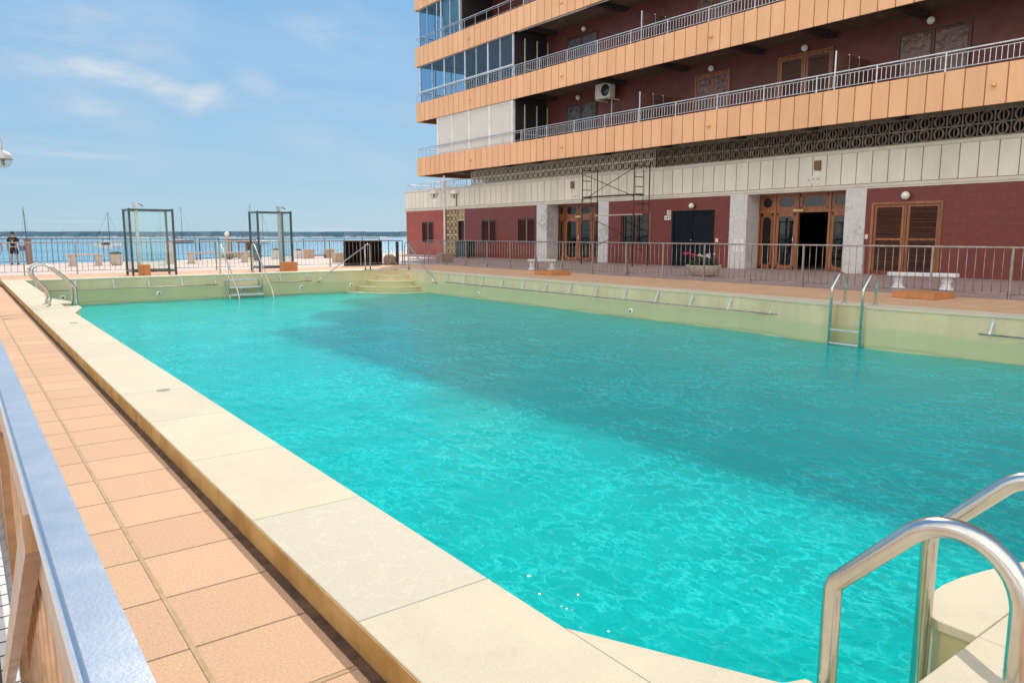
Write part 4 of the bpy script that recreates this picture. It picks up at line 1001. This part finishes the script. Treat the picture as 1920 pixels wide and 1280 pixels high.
# brown timber kiosk pieces behind it
kb = thing('timber_cart', 'brown timber stand with posts beside the globe lamp on the promenade', 'stand', (14.9,48,0))
w = MB()
for xx in (13.9,14.35,14.8,15.3): w.box(xx-.04,xx+.04,47.9,47.98,0,1.1)
w.box(13.8,15.4,47.9,47.98,1.1,1.16).box(13.8,15.4,47.9,47.98,.3,.36); w.build('frame', M['pillar'], kb)
w = MB(); w.bbox(14.85,15.6,47.7,48.2,.5,1.08,.01); w.build('box', M['rust'], kb)
w = MB(); w.bbox(12.9,14.6,46.4,46.75,.12,.3,.02); w.build('plinth', M['lat_g'], kb)
w = MB(); w.bbox(24.0,24.9,34.6,35.3,0,.55,.03); 
# double-arm street lamps
AD = Vector((.80,-.60,0))
def lamp(label, x, y, top=4.55, sc=1.):
    root = thing('street_lamp', label, 'street lamp', (x,y,0), 'double-armed globe street lamps')
    C = Vector((x,y,0))
    w = MB(); w.tube([C+Vector((0,0,.0)), C+Vector((0,0,1.2)), C+Vector((0,0,top))],[.075,.06,.045],12); w.lathe([(.12,0),(.12,.25),(.08,.3)],C,14); w.bbox(x-.09,x+.09,y-.09,y+.09,3.75,4.3,.01); w.build('pole', M['lamp_paint'], root)
    for s in (-1,1):
        d = AD*s; w = MB(); pts = [C+d*.07+Vector((0,0,3.8))]
        pts += [C+d*(.30-.23*math.cos(R(a)))+Vector((0,0,4.05+.27*math.sin(R(a)))) for a in (0,20,40,60,80,100,120,140,160,180)]
        pts += [C+d*.53+Vector((0,0,3.84))]
        w.tube(pts,.024,8); arm = w.build('arm', M['lamp_paint'], root)
        c = C+d*.53+Vector((0,0,3.6))
        w = MB(); w.lathe([(.06,.25),(.075,.22),(.17,.185),(.235,.10),(.255,.02),(.262,0),(.25,0)],c,24); w.build('lamp_shade', M['lamp_paint'], arm)
        w = MB(); w.ball(c,.235,20,z0=-1,z1=0); w.build('globe', M['clear'], arm)
        w = MB(); w.lathe([(.045,0),(.045,-.16),(.03,-.17)],c,12); w.build('bulb_holder', M['mud'], arm)
    return root
lamp('double-armed street lamp in front of the lattice column by the building', 20.95, 34.0)
lamp('street lamp whose round lamp shows at the left edge of the photo', .88, 26.1, 4.4)
w = MB(); w.prism([(20.6,33.7),(21.3,33.7),(21.3,34.3),(20.6,34.3)],0.001,.52,.03); tag(w.build('stone_block', M['pillar']), 'squat stone block at the foot of the building side street lamp', 'block')

# ---------------------------------------------------------------- scaffolding
sc = thing('scaffold_tower', 'dark tubular scaffold with ladder frames and planks before the facade', 'scaffold', (26.5,26.9,0))
Y1, Y2 = 28.75, 25.12; XA, XB, XM = 26.0, 27.05, 26.62
for yy in (Y1,Y2):
    w = MB()
    for xx in (XA,XB): w.tube([(xx,yy,0),(xx,yy,4.82)],.031,8)
    w.tube([(XM,yy,2.6),(XM,yy,4.55)],.018,8).tube([(XM,yy,.6),(XM,yy,2.5)],.018,8)
    for z in (4.72,2.95): w.tube([(XA,yy,z),(XB,yy,z)],.02,8)
    for z in (4.2,3.75,3.35,2.2,1.7,1.2,.8): w.tube([(XA,yy,z),(XM,yy,z)],.02,8)
    w.build('ladder_frame', M['scaffold'], sc)
for (z0,z1,xx) in ((4.55,3.3,XA),(3.2,4.6,XA),(2.2,.9,XB),(.9,2.2,XB)):
    w = MB(); w.tube([(xx-.03,Y1,z0),(xx-.03,Y2,z1)],.018,6); w.build('brace', M['scaffold'], sc)
w = MB(); w.bbox(XA+.05,XA+.45,Y2-.25,Y1+.1,3.36,3.41,.006); w.build('plank', M['beam'], sc)
w = MB(); w.bbox(XA+.05,XA+.3,Y2-.3,Y1-.9,2.42,2.46,.006); w.build('plank', M['pot'], sc)
for xx in (XA,XB):
    for yy in (Y1,Y2):
        w = MB(); w.bbox(xx-.07,xx+.07,yy-.07,yy+.07,0,.012,.003).tube([(xx,yy,.01),(xx,yy,.2)],.033,8); w.build('base_plate', M['scaffold'], sc)

# ---------------------------------------------------------------- boats
def sailboat(label, x, y, mh, L_=9, hull='hull_w', heading=0., lean=0., second=False):
    root = thing('sailboat', label, 'sailboat', (x,y,-2.2), 'sailboats moored in the bay')
    u = Vector((math.cos(heading), math.sin(heading), 0)); s_ = Vector((-u.y,u.x,0)); C = Vector((x,y,-2.2))
    w = MB(); n_ = 9; rows = []
    for i in range(n_):
        t = i/(n_-1); hw = L_*.16*math.sin(PI*min(1,.25+.75*(1-t)) )**.7 if t < 1 else .02
        hw = L_*.15*(1-t**2.6)*(.8+.2*math.sin(t*3)); hw = max(hw,.02); px_ = C+u*(t-.5)*L_; sheer = 1.0+.35*t
        rows += [px_-s_*hw+Vector((0,0,sheer)), px_-s_*hw*.7+Vector((0,0,.1)), px_+Vector((0,0,-.35)), px_+s_*hw*.7+Vector((0,0,.1)), px_+s_*hw+Vector((0,0,sheer))]
    fs = [(i*5+j,i*5+j+1,(i+1)*5+j+1,(i+1)*5+j) for i in range(n_-1) for j in range(4)]+[(i*5+4,i*5,(i+1)*5,(i+1)*5+4) for i in range(n_-1)]+[(0,1,2,3,4)]
    w._add(rows, fs); w.build('hull', M[hull], root)
    w = MB(); w.obox(C+Vector((0,0,1.5))-u*.3, u*L_*.2, s_*L_*.08, Vector((0,0,.35))); w.build('cabin', M['hull_w'], root)
    mt = C+u*.1*L_; tip = mt+Vector((0,0,mh))+u*lean
    w = MB(); w.tube([mt+Vector((0,0,1)), tip],[.13,.08],6); mst = w.build('mast', M['mast'], root)
    w = MB(); w.tube([mt+Vector((0,0,2.4)), mt-u*L_*.4+Vector((0,0,2.5))],.14,6); w.build('boom', M['hull_b'], root)
    w = MB(); w.tube([tip, C-u*L_*.48+Vector((0,0,1.1))],.03,4).tube([tip, C+u*L_*.5+Vector((0,0,1.3))],.03,4); w.build('rigging', M['mast'], root)
sailboat('white and blue sailboat with leaning mast beside the brown pillar', 13.8,212,10.2,7.5,'hull_b',1.3,-.9)
sailboat('distant sailboat with bare mast left of the left shower', 36.5,250,10.2,8,'hull_w',-.6)
sailboat('sailboat with tall mast between the two showers', 76.8,338,15.2,11,'hull_b',-.3)
sailboat('sailboat whose mast rises behind the left frame of the right shower', 106.7,341,17.2,11,'hull_b',-.4)
sailboat('sailboat seen through the glass of the right shower', 93.3,283,11.8,9,'hull_w',.5)
mb_ = thing('motorboat', 'small white motorboat moored beyond the tall planter', 'motorboat', (33.5,225,-2.2))
w = MB(); w.prism([(30.5,224.2),(34,224),(36.4,225),(34,226),(30.5,225.8)],-2.4,-1.3,.1); w.build('hull', M['hull_w'], mb_)
w = MB(); w.prism([(31.5,224.6),(33.5,224.6),(33.5,225.4),(31.5,225.4)],-1.3,-.6,.1); w.build('cabin', M['dark_metal'], mb_)
for i,(bx,by,bl,lb) in enumerate(((225,372,14,'white motor yacht far off beside the apartment building'),(205,400,10,'small pale boat far beyond the black screen'))):
    y_ = thing('motorboat', lb, 'motorboat', (bx,by,-2.2)); w = MB()
    w.prism([(bx-bl/2,by-1.5),(bx+bl*.3,by-1.6),(bx+bl/2,by),(bx+bl*.3,by+1.6),(bx-bl/2,by+1.5)],-2.3,-1.0,.2); w.build('hull', M['hull_w'], y_)
    w = MB(); w.prism([(bx-bl*.3,by-1),(bx+bl*.15,by-1),(bx+bl*.15,by+1),(bx-bl*.3,by+1)],-1.0,.2,.3); w.build('cabin', M['hull_w'], y_)

# ---------------------------------------------------------------- people
def skinmesh(name, J, E, mat, parent, sub=2):
    """J: name -> (co, radius)  E: edges. Grown with a Skin modifier, as one surface."""
    ks = list(J); me = bpy.data.meshes.new(name); o0 = WL[parent.name]
    me.from_pydata([tuple(Vector(J[k][0])-o0) for k in ks], [(ks.index(a), ks.index(b)) for a, b in E], [])
    o = bpy.data.objects.new(name, me); COL.objects.link(o); o.parent = parent; WL[o.name] = o0
    sk_ = o.modifiers.new('skin', 'SKIN')
    if not me.skin_vertices: me.attributes
    lay = me.skin_vertices[0] if len(me.skin_vertices) else None
    for i, k in enumerate(ks):
        r_ = J[k][1]; r_ = r_ if isinstance(r_, tuple) else (r_, r_)
        if lay: lay.data[i].radius = r_; lay.data[i].use_root = (i == 0)
    ss = o.modifiers.new('sub', 'SUBSURF'); ss.levels = sub; ss.render_levels = sub
    me.materials.append(mat)
    bpy.context.view_layer.update()
    dg = bpy.context.evaluated_depsgraph_get(); ev = o.evaluated_get(dg)
    m2_ = bpy.data.meshes.new_from_object(ev); m2_.name = name
    for p in m2_.polygons: p.use_smooth = True
    o.modifiers.clear(); o.data = m2_
    if not m2_.materials: m2_.materials.append(mat)
    return o
def person(label, x, y, h, top, bottom, stride=.1, facing=R(90), cap=None, print_=False):
    root = thing('person', label, 'person', (x,y,0)); WL[root.name] = Vector((0,0,0)); k = h/1.75
    J = {'pel':((0,0,.95),(.14,.10)),'bel':((0,0,1.08),(.13,.09)),'chest':((0,.0,1.30),(.16,.105)),'neck0':((0,0,1.46),(.07,.06)),'neck':((0,.01,1.52),(.05,.05)),'head':((0,.02,1.60),(.075,.085)),'head2':((0,.015,1.70),(.07,.08))}
    E_ = [('pel','bel'),('bel','chest'),('chest','neck0'),('neck0','neck'),('neck','head'),('head','head2')]
    for s, nm in ((-1,'l'),(1,'r')):
        st_ = stride*s
        J.update({nm+'hip':((s*.10,0,.88),(.095,.095)), nm+'knee':((s*.11,st_*.5+.03,.50),(.06,.065)), nm+'calf':((s*.11,st_*.7,.36),(.055,.06)), nm+'ank':((s*.11,st_-.02,.09),(.035,.038)), nm+'toe':((s*.12,st_+.12,.035),(.038,.028)),
                  nm+'sh':((s*.185,0,1.42),(.06,.06)), nm+'elb':((s*.27,-.03,1.14),(.04,.04)), nm+'wri':((s*.29,.04-.02*s,.90),(.028,.026)), nm+'palm':((s*.295,.05,.83),(.03,.022))})
        E_ += [('pel',nm+'hip'),(nm+'hip',nm+'knee'),(nm+'knee',nm+'calf'),(nm+'calf',nm+'ank'),(nm+'ank',nm+'toe'),('neck0',nm+'sh'),(nm+'sh',nm+'elb'),(nm+'elb',nm+'wri'),(nm+'wri',nm+'palm')]
        for q in range(5):
            dy = (-.024,-.008,.008,.022,.045)[q]; ln = (.06,.075,.08,.07,.05)[q]
            J[nm+'f%d'%q] = ((s*.295+ (0 if q<4 else -s*.01), .05+dy*1.1, .795 if q<4 else .82),(.009,.009)); J[nm+'g%d'%q] = ((s*.285-(0 if q<4 else s*.01), .055+dy*1.2, .80-ln if q<4 else .785),(.008,.008))
            E_ += [(nm+'palm',nm+'f%d'%q),(nm+'f%d'%q,nm+'g%d'%q)]
    sc_ = lambda D: {a:(tuple(c*k for c in v[0]), tuple(c*k for c in (v[1] if isinstance(v[1],tuple) else (v[1],v[1])))) for a,v in D.items()}
    skinmesh('body', sc_(J), E_, M['skin'], root)
    T = {'a':((0,0,.93),(.165,.125)),'b':((0,0,1.1),(.16,.12)),'c':((0,0,1.30),(.185,.13)),'d':((0,0,1.43),(.10,.085))}
    Te = [('a','b'),('b','c'),('c','d')]
    for s, nm in ((-1,'l'),(1,'r')):
        T[nm+'s'] = ((s*.19,0,1.41),(.078,.078)); T[nm+'e'] = ((s*.245,-.02,1.22),(.075,.075)); Te += [('d',nm+'s'),(nm+'s',nm+'e')]
    skinmesh('shirt', sc_(T), Te, M[top], root)
    S = {'a':((0,0,.99),(.155,.12)),'m':((0,0,.88),(.15,.12))}; Se = [('a','m')]
    for s, nm in ((-1,'l'),(1,'r')):
        S[nm+'h'] = ((s*.10,0,.80),(.11,.115)); S[nm+'k'] = ((s*.115,stride*s*.35+.02,.56),(.10,.105)); Se += [('m',nm+'h'),(nm+'h',nm+'k')]
    skinmesh('shorts', sc_(S), Se, M[bottom], root)
    w = MB(); w.ball((0,-.005*k,1.675*k),.105*k,14,1.08,-.35,1); w.build('hair' if not cap else 'cap', M[cap or 'hair'], root)
    w = MB(); w.ball((0,.105*k,1.625*k),.016*k,8); 
    for s in (-1,1): w.ball((s*.088*k,.02*k,1.625*k),.022*k,8,1.4)
    w.build('ears_and_nose', M['skin'], root)
    for s in (-1,1):
        w = MB(); w.bbox(s*.12*k-.045*k,s*.12*k+.045*k,(stride*s-.08)*k,(stride*s+.19)*k,0,.075*k,.02); w.build('shoe', M['shoe'], root)
    if print_:
        w = MB(); w.lathe([(.045,0),(.045,-.006)], (0,-.132,1.16), 14, 'y'); w.tube([(-.12,-.125,1.22),(-.05,-.136,1.255),(.05,-.136,1.255),(.12,-.125,1.22)],.008,6); w.build('shirt_print', M['cloth_y'], root)
    root.location = (x,y,0); root.rotation_euler.z = facing; return root
person('person in black tee shirt and black shorts walking away on the promenade', 2.36,44.7,1.62,'cloth_k','cloth_k',.12,R(-18),None,True)
person('person in navy cap and white top at the left edge of the photo', 1.62,44.6,1.5,'cloth_w','cloth_k',.10,R(10),'cloth_n')

# ---------------------------------------------------------------- camera
cam = bpy.data.cameras.new('camera'); co_ = bpy.data.objects.new('camera', cam); COL.objects.link(co_)
co_.location = (0,0,1.5); co_.rotation_euler = (R(90-8.2255), 0, R(-36.79))
cam.sensor_width = 36; cam.lens = 26.006; cam.clip_start = .02; cam.clip_end = 30000
scene.camera = co_

# ---------------------------------------------------------------- light and sky
EL = 41.5; AZ = 34.8
sun = bpy.data.lights.new('sun', 'SUN'); sun.energy = 2.9; sun.angle = R(.5); sun.color = (1,.93,.82)
so = bpy.data.objects.new('sun', sun); COL.objects.link(so)
d = Vector((-math.sin(R(AZ))*math.cos(R(EL)), -math.cos(R(AZ))*math.cos(R(EL)), -math.sin(R(EL))))
so.rotation_euler = d.to_track_quat('-Z','Y').to_euler()
wd = bpy.data.worlds.new('World'); scene.world = wd; wd.use_nodes = True
N, L = wd.node_tree.nodes, wd.node_tree.links; bg = N['Background']
sky = N.new('ShaderNodeTexSky'); sky.sky_type = 'NISHITA'; sky.sun_disc = False; sky.sun_elevation = R(EL); sky.sun_rotation = R(AZ)
sky.air_density = 1.0; sky.dust_density = .6; sky.ozone_density = 1.4
tc = N.new('ShaderNodeTexCoord'); s = N.new('ShaderNodeSeparateXYZ'); L.new(tc.outputs['Generated'], s.inputs[0])
# thin cirrus: direction projected on a high plane
zc = math_(N, L, 'ADD', s.outputs['Z'], .06); cb = N.new('ShaderNodeCombineXYZ')
L.new(math_(N, L, 'DIVIDE', s.outputs['X'], zc), cb.inputs[0]); L.new(math_(N, L, 'DIVIDE', s.outputs['Y'], zc), cb.inputs[1])
mp = N.new('ShaderNodeMapping'); mp.inputs['Rotation'].default_value = (0,0,R(-25)); mp.inputs['Scale'].default_value = (.55,1.5,1); L.new(cb.outputs[0], mp.inputs[0])
c1 = noise(N, L, mp.outputs[0], .55, 9, .62); c2 = noise(N, L, cb.outputs[0], .22, 3, .5)
cl = math_(N, L, 'MULTIPLY', ramp(N, L, c1, .46, .78), ramp(N, L, c2, .42, .62), clamp=True)
def blob(px, py, pz, lo, hi):
    v_ = Vector((px,py,pz)).normalized(); dp = N.new('ShaderNodeVectorMath'); dp.operation = 'DOT_PRODUCT'; dp.inputs[1].default_value = v_
    nrm = N.new('ShaderNodeVectorMath'); nrm.operation = 'NORMALIZE'; L.new(tc.outputs['Generated'], nrm.inputs[0]); L.new(nrm.outputs[0], dp.inputs[0])
    return ramp(N, L, dp.outputs['Value'], lo, hi)
cl = math_(N, L, 'MULTIPLY', cl, .55)
nrm = N.new('ShaderNodeVectorMath'); nrm.operation = 'NORMALIZE'; L.new(tc.outputs['Generated'], nrm.inputs[0])
wq = N.new('ShaderNodeTexNoise'); wq.inputs['Scale'].default_value = 6; wq.inputs['Detail'].default_value = 4; L.new(nrm.outputs[0], wq.inputs['Vector'])
ws = N.new('ShaderNodeVectorMath'); ws.operation = 'MULTIPLY_ADD'; L.new(wq.outputs['Color'], ws.inputs[0]); ws.inputs[1].default_value = (.07,.07,.07); L.new(nrm.outputs[0], ws.inputs[2])
wt = N.new('ShaderNodeVectorMath'); wt.operation = 'SUBTRACT'; L.new(ws.outputs[0], wt.inputs[0]); wt.inputs[1].default_value = (.035,.035,.035); wv_ = wt.outputs[0]
mp2 = N.new('ShaderNodeMapping'); mp2.inputs['Scale'].default_value = (1,1,3.2); L.new(nrm.outputs[0], mp2.inputs[0])
wis = []
wis.append(((0.09135, 0.97932, 0.18055),(0.26098, 0.95284, 0.15488),0.017,0.9))
wis.append(((0.22398, 0.96352, 0.1465),(0.25945, 0.95017, 0.17279),0.014,0.8))
wis.append(((0.11119, 0.98414, 0.13824),(0.1739, 0.97573, 0.13307),0.014,0.7))
wis.append(((0.03787, 0.98106, 0.18998),(0.1438, 0.97453, 0.17208),0.02,0.45))
wis.append(((0.27545, 0.94377, 0.18285),(0.33372, 0.92863, 0.16212),0.016,0.35))
wis.append(((0.38211, 0.91714, 0.11335),(0.44299, 0.89147, 0.09512),0.012,0.25))
wis.append(((0.13158, 0.96153, 0.24115),(0.27503, 0.93224, 0.23513),0.03,0.25))
wis.append(((0.09749, 0.99178, 0.08282),(0.22188, 0.9716, 0.08223),0.02,0.15))
wis.append(((0.04544, 0.97238, 0.22896),(0.22497, 0.95436, 0.19644),0.035,0.6))
wis.append(((0.07375, 0.98258, 0.17057),(0.20632, 0.9713, 0.11835),0.03,0.4))
wis.append(((0.31976, 0.91384, 0.2503),(0.47212, 0.85424, 0.21766),0.03,0.35))
wis.append(((0.29264, 0.94662, 0.1352),(0.46719, 0.87898, 0.09555),0.025,0.3))
wn = noise(N, L, mp2.outputs[0], 9, 7, .65)
for a_, b_, wd_, st_ in wis:
    a_, b_ = Vector(a_), Vector(b_); c_ = ((a_+b_)/2).normalized(); t_ = (b_-a_).normalized(); n_ = c_.cross(t_).normalized(); hl = (b_-a_).length/2
    def dotn(v_):
        q = N.new('ShaderNodeVectorMath'); q.operation = 'DOT_PRODUCT'; q.inputs[1].default_value = v_; L.new(wv_, q.inputs[0]); return q.outputs['Value']
    u_ = math_(N, L, 'DIVIDE', dotn(t_), hl); u_ = math_(N, L, 'SUBTRACT', u_, c_.dot(t_)/hl)
    v_ = math_(N, L, 'DIVIDE', dotn(n_), wd_)
    e_ = math_(N, L, 'ADD', math_(N, L, 'MULTIPLY', u_, u_), math_(N, L, 'MULTIPLY', v_, v_))
    g_ = math_(N, L, 'MULTIPLY', ramp(N, L, e_, 0, 2.2, 1, 0), ramp(N, L, wn, .34, .62, .25, 1)); g_ = math_(N, L, 'MULTIPLY', math_(N, L, 'POWER', g_, 1.6), st_*.95)
    g_ = math_(N, L, 'MULTIPLY', g_, ramp(N, L, dotn(c_), .5, .6))
    cl = math_(N, L, 'MAXIMUM', cl, g_)
s2 = N.new('ShaderNodeSeparateXYZ'); L.new(nrm.outputs[0], s2.inputs[0])
# hazy coastal air: the clear sky colour is veiled by a pale blue that pales towards the horizon
veil = mix(N, L, ramp(N, L, s2.outputs['Z'], .0, .38), (2.6,4.0,5.05), (1.15,2.95,5.3))
veil = mix(N, L, ramp(N, L, s2.outputs['Z'], .38, 1.), veil, (1.0,2.4,4.6))
cc = mix(N, L, .93, sky.outputs[0], veil)
cc = mix(N, L, cl, cc, (5.0,5.3,5.6))
# bright cloud bank added out of view behind the camera, to fill the facade
dp = N.new('ShaderNodeVectorMath'); dp.operation = 'DOT_PRODUCT'; dp.inputs[1].default_value = (-.82,-.57,.05); L.new(nrm.outputs[0], dp.inputs[0])
cloud_fill = math_(N, L, 'MULTIPLY', ramp(N, L, dp.outputs['Value'], -.05, .45), ramp(N, L, noise(N, L, nrm.outputs[0], 3.5, 6, .6), .3, .5, .55, 1.), clamp=True)
cc = mix(N, L, cloud_fill, cc, (12.0,11.6,11.0))
L.new(cc, bg.inputs['Color']); bg.inputs['Strength'].default_value = .12
scene.view_settings.view_transform = 'Standard'; scene.view_settings.look = 'None'; scene.view_settings.gamma = 1
scene.view_settings.exposure = .3
scene.cycles.max_bounces = 8; scene.cycles.volume_bounces = 4; scene.cycles.transparent_max_bounces = 16
